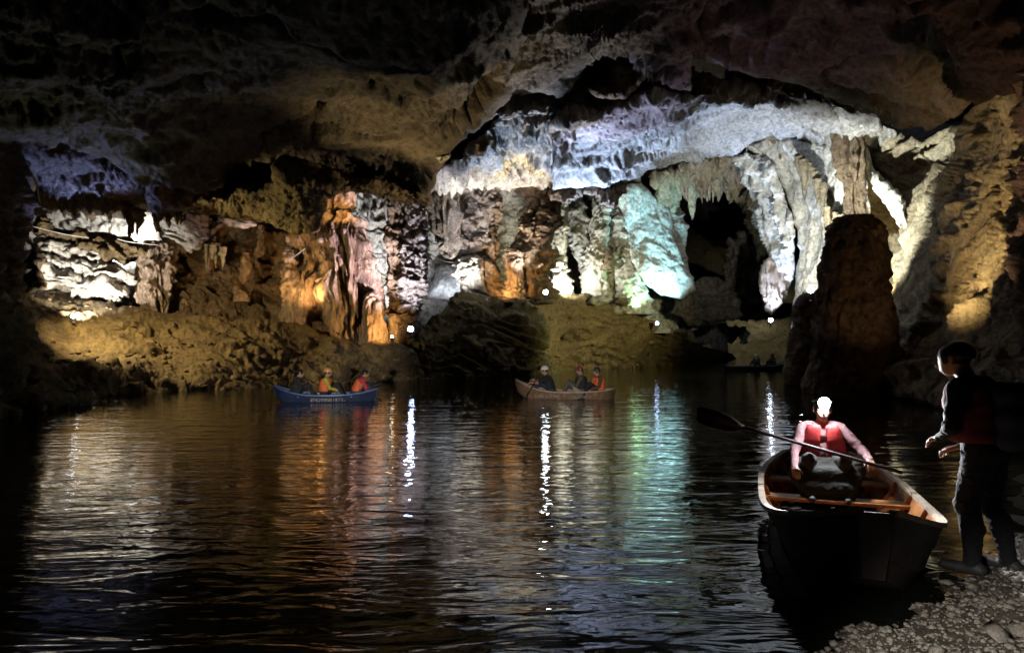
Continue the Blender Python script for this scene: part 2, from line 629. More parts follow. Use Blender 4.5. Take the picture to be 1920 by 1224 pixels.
# ---- ochre bulge below it
structure(mass('cave_ceiling_bulge', [(352, 372), (392, 352), (440, 352), (462, 330), (500, 306), (540, 298), (585, 305), (640, 322), (720, 342), (790, 362), (812, 380), (800, 386), (740, 376), (690, 362),
      (640, 362), (612, 372), (606, 418), (598, 432), (560, 438), (515, 424), (470, 416), (430, 408), (385, 400), (350, 392)],
     [(352, 380, 29), (460, 340, 28.5), (540, 300, 28), (810, 380, 30), (640, 345, 29), (600, 430, 30.5), (470, 410, 31)],
     M['ochre'], d_rough(.45, .35, .5), step=2.5, bulge=2.2, thick=3, R=45, rag=5, bumps=[(488, 325, 20, 2.6), (545, 300, 14, 1.5)]))

# ---- slanting roof slab over the left recess, blue in the lamp light
structure(mass('left_roof_slab', [(-200, 150), (30, 236), (75, 256), (130, 262), (200, 298), (262, 338), (290, 372), (282, 398), (240, 408), (180, 404), (120, 392), (66, 384), (60, 330), (40, 290), (-200, 260)],
     [(-200, 200, 16), (60, 250, 21), (200, 296, 25), (285, 380, 30), (66, 384, 28.5), (180, 404, 30)],
     M['rib'], lambda P: d_rib(.40, 1.15, .15, .25)(P), step=2.5, bulge=.5, thick=2.0, R=30, rag=4))

# ---- hanging lump at its right end
tag(mass('hanging_rock', [(278, 330), (300, 310), (335, 312), (356, 335), (360, 372), (350, 398), (330, 402), (300, 400), (280, 396), (272, 370)], [(278, 330, 27), (356, 335, 27), (310, 400, 27.5)],
     M['brown'], d_pop(.10, 2.6, .25), step=2.5, bulge=1.4, thick=2, R=35, rag=4), 'dark lumpy rock hanging from the roof beside the blue-lit slab', 'hanging rock')

# ---- back of the left recess, white in the floodlight
structure(mass('left_recess_wall', [(40, 380), (380, 380), (560, 420), (560, 600), (300, 640), (20, 600)], [(40, 380, 38), (380, 380, 38), (560, 420, 38), (560, 600, 37), (40, 600, 36)],
     M['sheet'], d_rough(.4, .5, .6), step=4, bulge=.3, thick=1.5, R=40, rag=4))
LEDGES = [([(58, 416), (92, 402), (96, 424), (170, 436), (240, 446), (290, 470), (276, 482), (230, 500), (214, 486), (150, 462), (100, 444), (62, 440)], 32.2, .30, 'ochre'),
          ([(60, 444), (110, 450), (150, 452), (186, 478), (226, 494), (212, 500), (170, 496), (120, 484), (60, 470)], 32.4, .42, 'ledge'),
          ([(64, 470), (130, 484), (190, 496), (262, 520), (258, 540), (200, 528), (150, 512), (90, 496), (58, 486)], 32.0, .42, 'ledge'),
          ([(70, 492), (150, 512), (210, 528), (240, 534), (244, 556), (206, 572), (150, 556), (86, 540), (68, 520)], 31.6, .45, 'ledge')]
for i, (pl, yy, th, mk) in enumerate(LEDGES):
    structure(mass('rock_ledge', pl, [(60, 420, yy), (300, 480, yy + .6), (80, 560, yy - .6), (250, 560, yy)], M[mk], d_strata(.24, 2.0, (.30, 0), 1.5), step=2.0, bulge=.9, thick=1.2, R=12, rag=9))
tag(mass('rock_lump', [(45, 490), (62, 462), (78, 470), (86, 486), (76, 504), (54, 506)], [(45, 490, 29), (86, 486, 29), (60, 506, 29)], M['brown'], d_rough(.2, .8), step=2.5, bulge=.8, thick=1, R=18, rag=3),
    'small brown rock lump at the left edge of the white ledges, upper one', 'rock')
tag(mass('rock_lump', [(44, 516), (66, 500), (82, 516), (90, 538), (70, 548), (40, 552)], [(45, 510, 28.6), (86, 526, 28.6), (60, 550, 28.6)], M['ochre'], d_rough(.2, .8), step=2.5, bulge=.8, thick=1, R=18, rag=3),
    'ochre rock lump beside the brightest white ledge, lower one', 'rock')
YO = 1.0
# fluted curtain at the right end of the ledges
column('flowstone_curtain', [(294, 452, 31.6, 20), (296, 480, 31.4, 24), (294, 510, 31.2, 28), (290, 540, 31.0, 26), (286, 572, 30.8, 23), (286, 606, 30.8, 24)], M['flow'], d_flute(.30, 2.6, .2, .4), 110, 2.0, squash=.6)
tag(bpy.data.objects['flowstone_curtain'], 'pale pink fluted curtain at the right end of the white ledges', 'flowstone')

YO = 1.6
# ---- brown wall between the recess and the flowstone
structure(mass('brown_wall', [(312, 400), (360, 398), (440, 408), (500, 430), (560, 436), (612, 440), (640, 520), (660, 640), (560, 680), (330, 640), (322, 560), (326, 480), (318, 450), (290, 430)],
     [(312, 400, 32.5), (500, 430, 33), (612, 440, 33), (330, 620, 31), (640, 640, 30), (480, 540, 33.5)],
     M['brown'], lambda P: d_strata(.40, 1.0, (.25, 0), .9)(P), step=2.5, bulge=.6, thick=2, R=25, rag=6, bumps=[(440, 470, 26, 1.0), (395, 480, 22, -.7), (505, 480, 18, .9)]))
structure(mass('pale_rock_band', [(300, 398), (330, 400), (372, 424), (390, 448), (380, 466), (340, 474), (310, 470), (300, 440)], [(300, 398, 31.6), (390, 450, 31.6), (310, 470, 31.6)],
     M['lime'], d_strata(.22, 2.4, (.6, 0), .9), step=2.0, bulge=.6, thick=1.2, R=20, rag=5))
structure(mass('pale_rock_band', [(405, 408), (430, 402), (470, 412), (482, 424), (466, 430), (440, 424), (412, 414)], [(405, 408, 31.4), (470, 412, 31.4), (440, 424, 31.4)],
     M['lime'], d_strata(.15, 2.4, (.4, 0), .9), step=2.0, bulge=.4, thick=1.0, R=12, rag=4))

YO = 0.0
# ---- back wall of the great chamber
structure(mass('chamber_back_wall', [(560, 320), (900, 330), (1060, 320), (1180, 330), (1270, 330), (1290, 470), (1310, 620), (1000, 640), (560, 660)],
     [(560, 320, 42), (900, 330, 44), (1270, 330, 47), (560, 640, 40), (1000, 640, 45), (1300, 620, 48), (1000, 470, 46)],
     M['lime'], d_rough(.8, .4, .9), step=2.5, bulge=.3, thick=2, R=40, rag=4))
# smooth grey dome low in it
structure(mass('grey_dome', [(796, 560), (800, 500), (820, 478), (850, 474), (880, 486), (900, 520), (910, 570)], [(796, 560, 39.5), (850, 474, 40.5), (910, 570, 39.5)], M['smooth'], d_smooth(.2, .5), step=3, bulge=1.5, thick=2, R=40, rag=2))

# ---- the great pale vault: a smooth underside sweeping from the middle to the right
VAULT = [(1028, 236), (1052, 208), (1076, 196), (1120, 206), (1170, 186), (1226, 164), (1290, 178), (1350, 184), (1420, 176), (1490, 182), (1560, 196), (1640, 222), (1700, 262), (1690, 300),
         (1600, 270), (1540, 300), (1486, 262), (1440, 262), (1396, 272), (1340, 288), (1280, 302), (1226, 318), (1180, 338), (1130, 346), (1080, 352), (1036, 356), (1030, 300)]
structure(mass('pale_vault', VAULT, [(1030, 230, 27), (1170, 186, 26), (1290, 178, 26), (1490, 182, 28.5), (1700, 262, 32.5), (1036, 356, 35), (1180, 338, 37), (1280, 302, 37), (1396, 272, 37), (1540, 290, 36), (1300, 240, 31.5)],
     M['smooth'], d_vault(1.0), step=2.2, bulge=.3, thick=2.5, R=26, rag=6))
# dark lip hanging from the lower edge of the vault
structure(mass('vault_lip', [(1036, 352), (1090, 350), (1150, 344), (1176, 338), (1170, 362), (1150, 384), (1120, 372), (1092, 368), (1060, 376), (1038, 380)], [(1036, 352, 36.5), (1176, 338, 38), (1060, 376, 36.8), (1150, 384, 37.5)],
     M['brown'], d_rough(.3, .8, .9), step=2.0, bulge=.5, thick=1.5, R=14, rag=9))

YO = 0.0
# ---- pale cap of the central pillars
structure(mass('pillar_cap', [(806, 346), (830, 316), (868, 290), (900, 258), (928, 226), (960, 200), (1000, 204), (1040, 214), (1062, 196), (1078, 204), (1074, 280), (1070, 330), (1040, 346), (1020, 352), (985, 350), (960, 356),
      (930, 352), (905, 360), (870, 352), (850, 360), (822, 362)],
     [(806, 346, 34), (868, 290, 30), (928, 226, 27), (1062, 196, 26.5), (1074, 280, 31.5), (1070, 330, 35.5), (960, 350, 37), (870, 350, 36), (960, 300, 33.5)],
     M['lime'], lambda P: .35 * fbm(P, .5, 3) + .42 * (ridged(P * np.array([1, .7, .5], np.float32), .9, 5, .6) - .8), step=2.5, bulge=.7, thick=3, R=22, rag=6, bumps=[(975, 310, 34, 1.6)]))

# ---- walls round the dark hole
structure(mass('teal_sheet_wall', [(1148, 370), (1172, 344), (1200, 342), (1232, 372), (1258, 398), (1262, 440), (1276, 482), (1300, 520), (1306, 546), (1276, 562), (1240, 556), (1206, 528), (1180, 480), (1166, 424)],
     [(1148, 370, 43), (1200, 342, 43), (1258, 398, 45.5), (1300, 530, 45), (1206, 528, 42), (1240, 556, 42.5)],
     M['sheet'], lambda P: .45 * fbm(P, .3, 3) + .12 * (billow(warp(P, .5, .6), .8, 3) - .5) + .04 * (ridged(P, 2.5, 3) - .8), step=2.0, bulge=.9, thick=2, R=26, rag=4))
structure(mass('hole_sill', [(1262, 560), (1290, 540), (1306, 524), (1330, 514), (1350, 516), (1366, 540), (1390, 560), (1380, 600), (1340, 610), (1290, 606), (1250, 590)], [(1262, 560, 44), (1350, 512, 46.5), (1340, 600, 46), (1380, 580, 47)], M['dark'], d_rough(.55, .5, .9), step=2.0, bulge=.9, thick=2, R=30, rag=9))
structure(mass('passage_wall', [(1372, 452), (1396, 440), (1424, 470), (1430, 520), (1428, 576), (1402, 604), (1350, 598), (1310, 606), (1284, 600), (1340, 570), (1352, 540), (1356, 500)],
     [(1372, 452, 50), (1430, 500, 49), (1300, 690, 56), (1500, 690, 52), (1350, 540, 49)], M['dark'], d_rough(.9, .35, .9), step=2.5, bulge=.6, thick=3, R=30, rag=8))
structure(mass('hole_surround', [(1224, 330), (1300, 300), (1390, 274), (1420, 300), (1436, 360), (1446, 420), (1440, 480), (1424, 490), (1412, 440), (1396, 392), (1370, 362), (1330, 352), (1290, 362), (1268, 380), (1258, 410), (1240, 380)],
     [(1224, 330, 42), (1390, 274, 39), (1440, 480, 45), (1396, 392, 46), (1268, 380, 46), (1330, 352, 44)], M['wall'], d_flute(.5, .9, .5, .6), step=2.5, bulge=.8, thick=3, R=18, rag=7))
structure(mass('blue_rib_wall', [(1376, 300), (1400, 280), (1440, 300), (1470, 352), (1486, 400), (1492, 460), (1486, 520), (1470, 560), (1450, 500), (1440, 460), (1424, 420), (1404, 360)],
     [(1376, 300, 38), (1440, 300, 36), (1490, 460, 36), (1450, 500, 40), (1410, 380, 40)], M['sheet'], d_flute(.45, .7, .9, .5), step=2.0, bulge=.6, thick=2.5, R=22, rag=4))
structure(mass('white_curtain_wall', [(1398, 272), (1450, 256), (1500, 262), (1560, 272), (1620, 300), (1630, 400), (1600, 520), (1560, 640), (1480, 640), (1490, 540), (1500, 470), (1486, 400), (1462, 340), (1430, 300)],
     [(1398, 272, 37), (1560, 272, 33), (1630, 400, 31), (1480, 600, 35), (1490, 440, 36), (1560, 460, 34.5), (1450, 300, 37)], M['sheet'], lambda P: .45 * fbm(P, .35, 3) + .30 * (ridged(P * np.array([1, 1, .35], np.float32), .7, 4) - .8), step=2.0, bulge=.6, thick=2.5, R=26, rag=4))
tag(mass('hanging_drapery', [(1424, 500), (1440, 484), (1462, 476), (1478, 500), (1472, 560), (1462, 578), (1446, 590), (1432, 580), (1426, 540)], [(1424, 500, 39), (1470, 480, 38), (1446, 590, 39)], M['flow'], d_flute(.25, 1.6), step=2.0, bulge=.8, thick=1, R=20, rag=3),
    'pale brown drapery hanging low beside the dark passage', 'drapery')

# ---- right wall
def d_wall(P):
    Q = warp(P, 1.0, .25)
    q = np.stack([Q[:, 0] * .45, Q[:, 1] * .25, Q[:, 2] + .20 * Q[:, 1]], -1)
    s = q[:, 2] * .55 + .9 * fbm(sc(P, .2, .12, .3), 1, 2)
    t = s - np.floor(s)
    shelf = np.where(t < .82, t / .82, (1 - t) / .18) - .5
    return .5 * fbm(P, .22, 3) + .30 * shelf * (.2 + mask(P, .2, -.3, .3)) + .42 * mask(P, .25, -.3, .3, 60.) * (ridged(q, .8, 4, .5) - .8) - .35 * cracks(sc(P, 1, .7, .5), .5, .035) + fine(P, .03)


structure(mass('right_wall', [(1590, 236), (1640, 226), (1690, 252), (1730, 262), (1760, 240), (1800, 232), (1830, 190), (1870, 150), (1930, 118), (2400, -80), (2400, 1000), (1950, 830), (1700, 745), (1650, 738), (1660, 600), (1672, 520),
      (1668, 486), (1694, 462), (1690, 420), (1664, 372), (1630, 322), (1604, 300)],
     [(1590, 236, 33), (1690, 252, 32), (1800, 232, 26), (1930, 118, 16), (2400, -80, 8), (2400, 900, 6), (1930, 800, 12.5), (1650, 738, 23), (1668, 486, 30), (1664, 372, 32), (1920, 420, 16), (1800, 400, 23.5), (1660, 600, 27)],
     M['wall'], d_wall, step=3.0, bulge=.7, thick=4, R=34, rag=6,
     bumps=[(1770, 290, 34, 1.5), (1648, 430, 26, 1.5)]))
structure(mass('right_alcove', [(1590, 330), (1640, 330), (1690, 400), (1700, 470), (1690, 560), (1640, 600), (1580, 600), (1570, 420)], [(1590, 330, 35), (1690, 400, 34), (1640, 600, 32), (1580, 500, 35)], M['wall'], d_smooth(.3, .5), step=3, bulge=.2, thick=2, R=30, rag=3))
structure(mass('rib_edge', [(1598, 238), (1616, 252), (1640, 318), (1672, 350), (1698, 378), (1706, 412), (1700, 440), (1690, 436), (1678, 410), (1652, 372), (1628, 340), (1612, 300)],
     [(1598, 238, 32.4), (1640, 318, 31.4), (1706, 412, 28.8), (1628, 340, 31.8)], M['sheet'], d_flute(.12, 1.2, .6), step=2.0, bulge=.6, thick=1.0, R=12, rag=3))

# ---- upper middle: ribbed slab of the roof, and pieces seen past it
structure(mass('ribbed_roof_slab', [(848, 62), (872, 30), (860, -20), (900, -260), (1420, -260), (1330, 0), (1298, 60), (1296, 168), (1272, 166), (1240, 150), (1214, 132), (1186, 112), (1150, 104), (1122, 108), (1096, 138), (1072, 172), (1044, 186),
      (1010, 172), (968, 164), (940, 150), (905, 116), (876, 92)],
     [(850, 60, 20), (900, -260, 11), (1420, -260, 12), (1298, 60, 19), (1296, 168, 25), (1150, 104, 23), (1044, 186, 25.5), (905, 116, 22), (1100, 0, 17.5)],
     M['rib'], d_rib(.5, .62, -.72, .4), step=2.5, bulge=.5, thick=2.5, R=24, rag=6))
structure(mass('upper_ledge', [(880, 200), (930, 186), (1000, 176), (1050, 170), (1090, 150), (1140, 108), (1160, 150), (1200, 160), (1240, 120), (1300, 130), (1360, 150), (1420, 158), (1470, 150), (1530, 172), (1600, 196), (1650, 214), (1640, 232),
      (1560, 214), (1480, 200), (1400, 192), (1330, 200), (1240, 190), (1180, 204), (1120, 226), (1060, 216), (1000, 214), (940, 216)],
     [(880, 200, 26), (1050, 170, 27), (1300, 130, 28), (1500, 160, 29), (1650, 220, 29), (1240, 190, 28), (1060, 216, 27)],
     M['smooth'], d_rough(.5, .45, .7), step=2.5, bulge=.5, thick=3, R=24, rag=8))
structure(mass('roof_gap_wall', [(1070, 80), (1180, 80), (1190, 200), (1070, 200)], [(1070, 80, 29), (1180, 80, 29), (1180, 200, 31)], M['smooth'], d_smooth(.3, .3), step=3, bulge=.2, thick=1, R=20, rag=3))
for k, (x, y, r) in enumerate([(1452, 160, 15), (1552, 178, 13)]):
    tag(mass('roof_boulder', [(x - r, y), (x - r * .5, y - r * .9), (x + r * .6, y - r * .8), (x + r, y + r * .1), (x + r * .6, y + r * .8), (x - r * .6, y + r * .8)], [(x - r, y, 27.5), (x + r, y, 27.5), (x, y + r, 27.5)], M['rib'], d_rough(.08, .9), step=2, bulge=.4, thick=.4, R=12, rag=2),
        ['rounded boulder lodged on the ledge above the pale vault, left and larger', 'rounded boulder lodged on the ledge above the pale vault, right and smaller'][k], 'boulder', 'boulders lodged above the vault')
tag(mass('hanging_rock', [(1146, 108), (1180, 104), (1206, 128), (1200, 160), (1178, 186), (1150, 190), (1120, 182), (1096, 160), (1120, 160), (1146, 164)], [(1146, 108, 24.5), (1200, 160, 25), (1100, 160, 25)], M['ochre'], d_rough(.2, .8), step=2.5, bulge=.6, thick=1, R=16, rag=4),
    'dark olive rock with a bright blue gap beside it, high in the roof', 'hanging rock')
for pl, yy in (([(890, 268), (912, 250), (926, 262), (910, 284), (896, 290)], 26), ([(872, 210), (892, 202), (902, 214), (888, 224)], 25), ([(818, 292), (838, 282), (846, 296), (826, 306)], 26.5), ([(960, 204), (990, 196), (1030, 198), (1020, 214), (980, 216)], 26)):
    tag(mass('rock_flake', pl, [(pl[0][0], pl[0][1], yy), (pl[1][0], pl[1][1], yy), (pl[3][0], pl[3][1], yy)], M['smooth'], d_rough(.08, 1.0), step=2.0, bulge=.3, thick=.3, R=8, rag=3),
        'small pale rock flake on the dark roof edge above the central pillars', 'rock flake', 'flakes on the roof edge')
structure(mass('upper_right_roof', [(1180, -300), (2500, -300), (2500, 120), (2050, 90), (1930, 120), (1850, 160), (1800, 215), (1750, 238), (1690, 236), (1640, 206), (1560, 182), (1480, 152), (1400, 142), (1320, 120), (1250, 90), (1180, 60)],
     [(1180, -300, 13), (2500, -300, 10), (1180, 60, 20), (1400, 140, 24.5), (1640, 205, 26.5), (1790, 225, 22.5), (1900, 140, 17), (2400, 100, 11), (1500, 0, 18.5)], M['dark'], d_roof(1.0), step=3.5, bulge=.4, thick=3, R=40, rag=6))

# ---- far end of the river: a pierced rock before a wall lit by an added lamp, for an exit's glow
structure(mass('far_passage_wall', [(1240, 560), (1330, 580), (1420, 600), (1520, 590), (1560, 680), (1240, 690)], [(1240, 560, 78), (1560, 580, 72), (1400, 690, 80)], M['dark'], d_rough(.6, .3), step=4, bulge=.4, thick=2, R=30, rag=4))
tag(mass('pierced_rock', [(1300, 612), (1326, 604), (1352, 602), (1380, 614), (1402, 626), (1396, 642), (1380, 634), (1372, 648), (1362, 642), (1366, 664), (1350, 672), (1340, 656), (1330, 640), (1316, 644), (1306, 632)],
     [(1300, 612, 68), (1400, 626, 68), (1350, 672, 68)], M['lime'], d_flute(.5, .7), step=1.6, bulge=.6, thick=1, R=8, rag=6), 'small pale rock with holes at the far end of the river', 'rock')

# ---- banks
def bank(name, poly, ctrl, mat, disp, **k):
    return structure(mass(name, poly, ctrl, mat, disp, **k))


bank('left_mud_slope', [(-60, 530), (20, 540), (60, 548), (110, 546), (170, 560), (220, 574), (300, 584), (380, 590), (480, 600), (560, 608), (640, 640), (680, 650), (730, 640), (770, 650), (800, 690), (820, 740), (600, 745), (400, 760), (200, 780), (60, 800), (-60, 820)],
     [(-60, 530, 26), (60, 548, 30), (220, 574, 30.6), (480, 600, 31), (640, 640, 30.6), (760, 650, 31.2), (820, 712, 32), (600, 716, 28.5), (400, 724, 25.5), (200, 742, 21.5), (60, 764, 17.6), (300, 650, 28), (120, 660, 25), (600, 680, 29.5), (200, 800, 20), (700, 745, 29)],
     M['mud'], d_mud(1.0), step=2.5, bulge=.4, thick=3, R=30, rag=6)
bank('left_near_bank', [(-400, 500), (-60, 520), (0, 540), (30, 556), (60, 590), (72, 634), (58, 670), (90, 700), (130, 730), (162, 752), (120, 790), (20, 800), (-400, 900)],
     [(-400, 500, 11), (0, 540, 17), (70, 634, 18.5), (160, 752, 20), (0, 775, 16.5), (-300, 850, 10)], M['moss'], d_mud(1.2), step=3, bulge=1.2, thick=3, R=60, rag=7)
bank('left_edge_wall', [(-500, 100), (-60, 200), (20, 236), (44, 280), (60, 330), (66, 392), (56, 430), (40, 480), (44, 540), (30, 600), (-60, 650), (-500, 700)],
     [(-500, 100, 9), (20, 236, 20), (66, 392, 25), (44, 540, 23), (-400, 650, 9), (0, 400, 22)], M['dark'], d_rough(.5, .4, .7), step=4, bulge=.6, thick=3, R=40, rag=8)
bank('mud_hill', [(775, 760), (780, 690), (756, 640), (790, 606), (820, 580), (852, 556), (900, 550), (960, 556), (992, 570), (1014, 596), (1034, 630), (1026, 664), (1046, 700), (1060, 740)],
     [(775, 712, 31.5), (756, 640, 32), (852, 556, 36), (960, 556, 37), (1026, 610, 37), (1024, 700, 37), (900, 704, 35), (900, 620, 35)], M['moss'], d_mud(1.5), step=2.5, bulge=1.2, thick=3, R=50, rag=13)
bank('olive_slope', [(1000, 740), (1010, 640), (990, 590), (1000, 560), (1040, 548), (1090, 552), (1140, 570), (1190, 590), (1230, 606), (1270, 624), (1320, 650), (1380, 668), (1400, 690), (1330, 700), (1200, 720)],
     [(1000, 560, 39), (1090, 552, 42), (1230, 606, 45), (1380, 668, 68), (1320, 676, 60), (1200, 686, 48), (1060, 692, 42), (1010, 700, 38), (1100, 620, 42)], M['mud'], d_mud(1.0), step=2.5, bulge=.5, thick=3, R=30, rag=5)
bank('right_ledge', [(1470, 730), (1476, 640), (1484, 580), (1490, 556), (1510, 544), (1540, 548), (1570, 556), (1600, 600), (1620, 740)], [(1480, 560, 28.4), (1560, 550, 27.8), (1476, 700, 28.4), (1610, 720, 27)], M['dark'], d_rough(.3, .6), step=3, bulge=.7, thick=2, R=30, rag=6)

# loose stones lying on the banks
def rubble():
    r = np.random.default_rng(21)
    th = (1 + 5 ** .5) / 2
    ico = np.array([(-1, th, 0), (1, th, 0), (-1, -th, 0), (1, -th, 0), (0, -1, th), (0, 1, th), (0, -1, -th), (0, 1, -th), (th, 0, -1), (th, 0, 1), (-th, 0, -1), (-th, 0, 1)]) / 1.9
    icf = np.array([(0, 11, 5), (0, 5, 1), (0, 1, 7), (0, 7, 10), (0, 10, 11), (1, 5, 9), (5, 11, 4), (11, 10, 2), (10, 7, 6), (7, 1, 8), (3, 9, 4), (3, 4, 2), (3, 2, 6), (3, 6, 8), (3, 8, 9), (4, 9, 5), (2, 4, 11), (6, 2, 10), (8, 6, 7), (9, 8, 1)])
    for nm, n, mk, lab in (('left_mud_slope', 260, 'mud', 'loose stones on the left mud slope'), ('mud_hill', 110, 'moss', 'loose stones on the dark mud hill'), ('olive_slope', 140, 'mud', 'loose stones on the olive slope'), ('left_near_bank', 80, 'moss', 'loose stones on the near left bank')):
        me = bpy.data.objects[nm].data
        co = np.empty(len(me.vertices) * 3, np.float32); me.vertices.foreach_get('co', co)
        co = co.reshape(-1, 3)[:len(me.vertices) // 2]
        co = co[(co[:, 2] > .02) & (co[:, 1] > 4)]
        low = np.exp(-co[:, 2] / 1.2) + .12
        pick = co[r.choice(len(co), n, p=low / low.sum())]
        V, F = [], []
        for i, p in enumerate(pick):
            s = .04 + r.gamma(1.4, .045)
            q = ico * s * r.uniform(.6, 1.4, (1, 3)) * np.array([1.2, 1, .7]) + r.normal(0, s * .13, ico.shape)
            V.append(q + p + (0, -.03, 0)); F.append(icf + 12 * i)
        tag(mesh_obj('bank_stones', np.concatenate(V), np.concatenate(F), M[mk], smooth=False), lab, 'stones', kind='stuff')


rubble()

# ================================================================== FORMATIONS
def rock_thing(o, label, cat, group=None):
    return tag(o, label, cat, group)


# big stalagmite in front of the alcove
rock_thing(column('stalagmite', [(1602, 402, 23.4, 4), (1602, 405, 23.4, 22), (1602, 416, 23.4, 38), (1602, 440, 23.4, 48), (1602, 480, 23.4, 54), (1600, 540, 23.4, 60), (1600, 600, 23.4, 66), (1602, 680, 23.4, 78), (1604, 745, 23.4, 90)],
     M['brown'], lambda P: d_flute(.10, 1.6, .2, .6)(P) + .10 * fbm(P, .9, 3) + .06 * (billow(P * np.array([1, 1, .6], np.float32), 3.2, 3) - .5) + .02 * np.sin(P[:, 2] * 11 + 2.5 * fbm(P, .8, 2)) + fine(P, .03), 110, 2.5), 'huge dome-topped brown stalagmite standing before the right wall', 'stalagmite')
# stalactite above it
rock_thing(column('stalactite', [(1592, 236, 31, 10), (1592, 242, 31, 20), (1594, 262, 31, 23), (1594, 300, 31, 24), (1596, 340, 31, 17), (1598, 372, 31, 15), (1600, 400, 31, 18), (1602, 430, 31, 22), (1602, 470, 31, 24)],
     M['brown'], d_flute(.22, 1.7, .3, .4), 90, 2.5, lobes=.16), 'tall dark brown column hanging above the big stalagmite', 'stalactite')
YO = 2.0
# flowstone and its neighbours
rock_thing(column('flowstone', [(634, 394, 30.6, 5), (638, 400, 30.6, 22), (644, 420, 30.5, 36), (645, 450, 30.4, 43), (648, 490, 30.3, 47), (654, 530, 30.2, 48), (660, 570, 30.1, 48), (668, 610, 30.0, 46), (672, 650, 29.9, 46)],
     M['flow'], d_flute(.40, 1.5, .25, .5), 190, 2.0, squash=.7), 'large brown flowstone with deep white flutes beside the square pillar', 'flowstone')
rock_thing(column('flowstone', [(698, 548, 29.4, 6), (700, 566, 29.3, 14), (700, 600, 29.2, 18), (700, 640, 29.1, 22), (700, 656, 29.1, 24)], M['flow'], d_flute(.2, 2.2, .1), 60, 2.0), 'pale orange foot at the right end of the big flowstone', 'flowstone')
rock_thing(column('rock_column', [(632, 356, 30.8, 30), (634, 372, 30.8, 30), (630, 392, 30.8, 28), (620, 410, 30.8, 17), (606, 440, 31, 14), (600, 470, 31, 16)], M['flow'], d_flute(.30, 1.6, .5), 80, 2.0), 'orange-lit column joining the roof to the big flowstone', 'rock column')
structure(mass('orange_block', [(534, 470), (546, 438), (562, 424), (600, 436), (620, 450), (624, 520), (618, 560), (604, 574), (590, 570), (572, 576), (556, 572), (540, 540), (530, 510)], [(534, 470, 31.6), (600, 436, 31.2), (618, 560, 31.0), (556, 572, 31.4)],
     M['flow'], d_flute(.40, 1.6, .4, .6), step=2.0, bulge=.8, thick=2, R=22, rag=6))
for k, (x, y0, y1, r) in enumerate([(566, 556, 586, 5), (577, 560, 592, 5), (587, 560, 590, 4.5), (597, 556, 584, 5), (606, 550, 578, 4)]):
    rock_thing(column('stalactite', [(x, y0 - 14, 30.8, r * 1.2), (x, y0, 30.8, r), (x + 1, (y0 + y1) / 2, 30.8, r * .7), (x, y1, 30.8, .8)], M['flow'], d_pop(.05, 4, .04), 20, 2.5), 'short orange-lit stalactite in the row under the bright orange block', 'stalactite', 'stalactites under the orange block')
rock_thing(column('stalagmite', [(541, 464, 30.6, 4), (543, 474, 30.6, 12), (548, 500, 30.6, 14), (556, 540, 30.6, 24), (560, 590, 30.6, 30), (562, 640, 30.6, 34)], M['flow'], d_rough(.14, 1.2), 40, 2.5), 'leaning orange stalagmite left of the orange block', 'stalagmite')
# lit knobs on the brown wall
for k, (pts, lab) in enumerate([([(492, 420, 31.6, 3), (490, 440, 31.6, 8), (488, 470, 31.6, 9), (484, 482, 31.6, 3)], 'slim orange knob of rock standing on the brown wall'),
                                ([(462, 474, 31.4, 6), (460, 500, 31.4, 10), (458, 524, 31.4, 5), (456, 532, 31.4, 1)], 'orange stalactite hanging under a pale shelf on the brown wall'),
                                ([(440, 536, 31, 6), (450, 550, 31, 12), (456, 566, 31, 14)], 'bright small rock low on the brown wall'),
                                ([(334, 530, 31, 4), (338, 550, 31, 8), (344, 586, 31, 10)], 'thin ochre stalagmite beside the pink curtain')]):
    rock_thing(column('rock', pts, M['flow'], d_rough(.12, 1.6), 28, 2.5), lab, 'rock')
YO = 2.6
# square pillar
rock_thing(column('rock_pillar', [(748, 364, 30, 18), (748, 400, 30, 19), (748, 450, 30, 18), (748, 500, 30, 17), (750, 540, 30, 15), (750, 580, 30, 18), (752, 640, 30, 24)], M['brown'], lambda P: d_pop(.24, 2.2, .25)(P), 90, 2.0, lobes=.06), 'rough brown left half of the tall double pillar', 'rock pillar')
rock_thing(column('rock_pillar', [(778, 372, 29.6, 18), (780, 420, 29.6, 18), (778, 470, 29.6, 18), (772, 520, 29.6, 19), (768, 560, 29.6, 17), (764, 600, 29.6, 14), (762, 640, 29.6, 18)], M['pop'], lambda P: d_pop(.30, 2.8, .2)(P), 110, 2.0, lobes=.05), 'speckled white right half of the tall double pillar', 'rock pillar')
rock_thing(column('rock_stump', [(736, 588, 29.2, 4), (738, 600, 29.2, 9), (740, 622, 29.2, 9), (740, 650, 29.2, 12)], M['flow'], d_rough(.15, 1.2), 30, 2.5), 'small orange stump at the foot of the double pillar', 'stalagmite')
YO = 6.0
# central pillars
rock_thing(column('rock_column', [(834, 338, 30.5, 24), (834, 380, 30.5, 25), (836, 420, 30.5, 22), (838, 450, 30.5, 17), (842, 478, 30.5, 8), (844, 486, 30.5, 2)], M['pop'], d_flute(.35, 1.4, .4), 90, 2.0), 'pinkish hanging column at the left end of the central pillars', 'hanging column')
rock_thing(column('rock_column', [(892, 344, 31.5, 32), (892, 380, 31.5, 34), (890, 420, 31.5, 32), (884, 450, 31.5, 26), (880, 470, 31.5, 18), (876, 482, 31.5, 4)], M['pop'], lambda P: d_pop(.32, 1.8, .35)(P), 100, 2.0, squash=.7), 'broad grey hanging column, second of the central pillars', 'hanging column')
rock_thing(column('rock_column', [(930, 352, 31.8, 12), (926, 400, 31.8, 13), (922, 450, 31.8, 12), (914, 500, 31.8, 18), (920, 560, 31.8, 26)], M['brown'], d_rough(.3, 1.0), 60, 2.0), 'narrow dark column between the grey column and the green hollow', 'rock column')
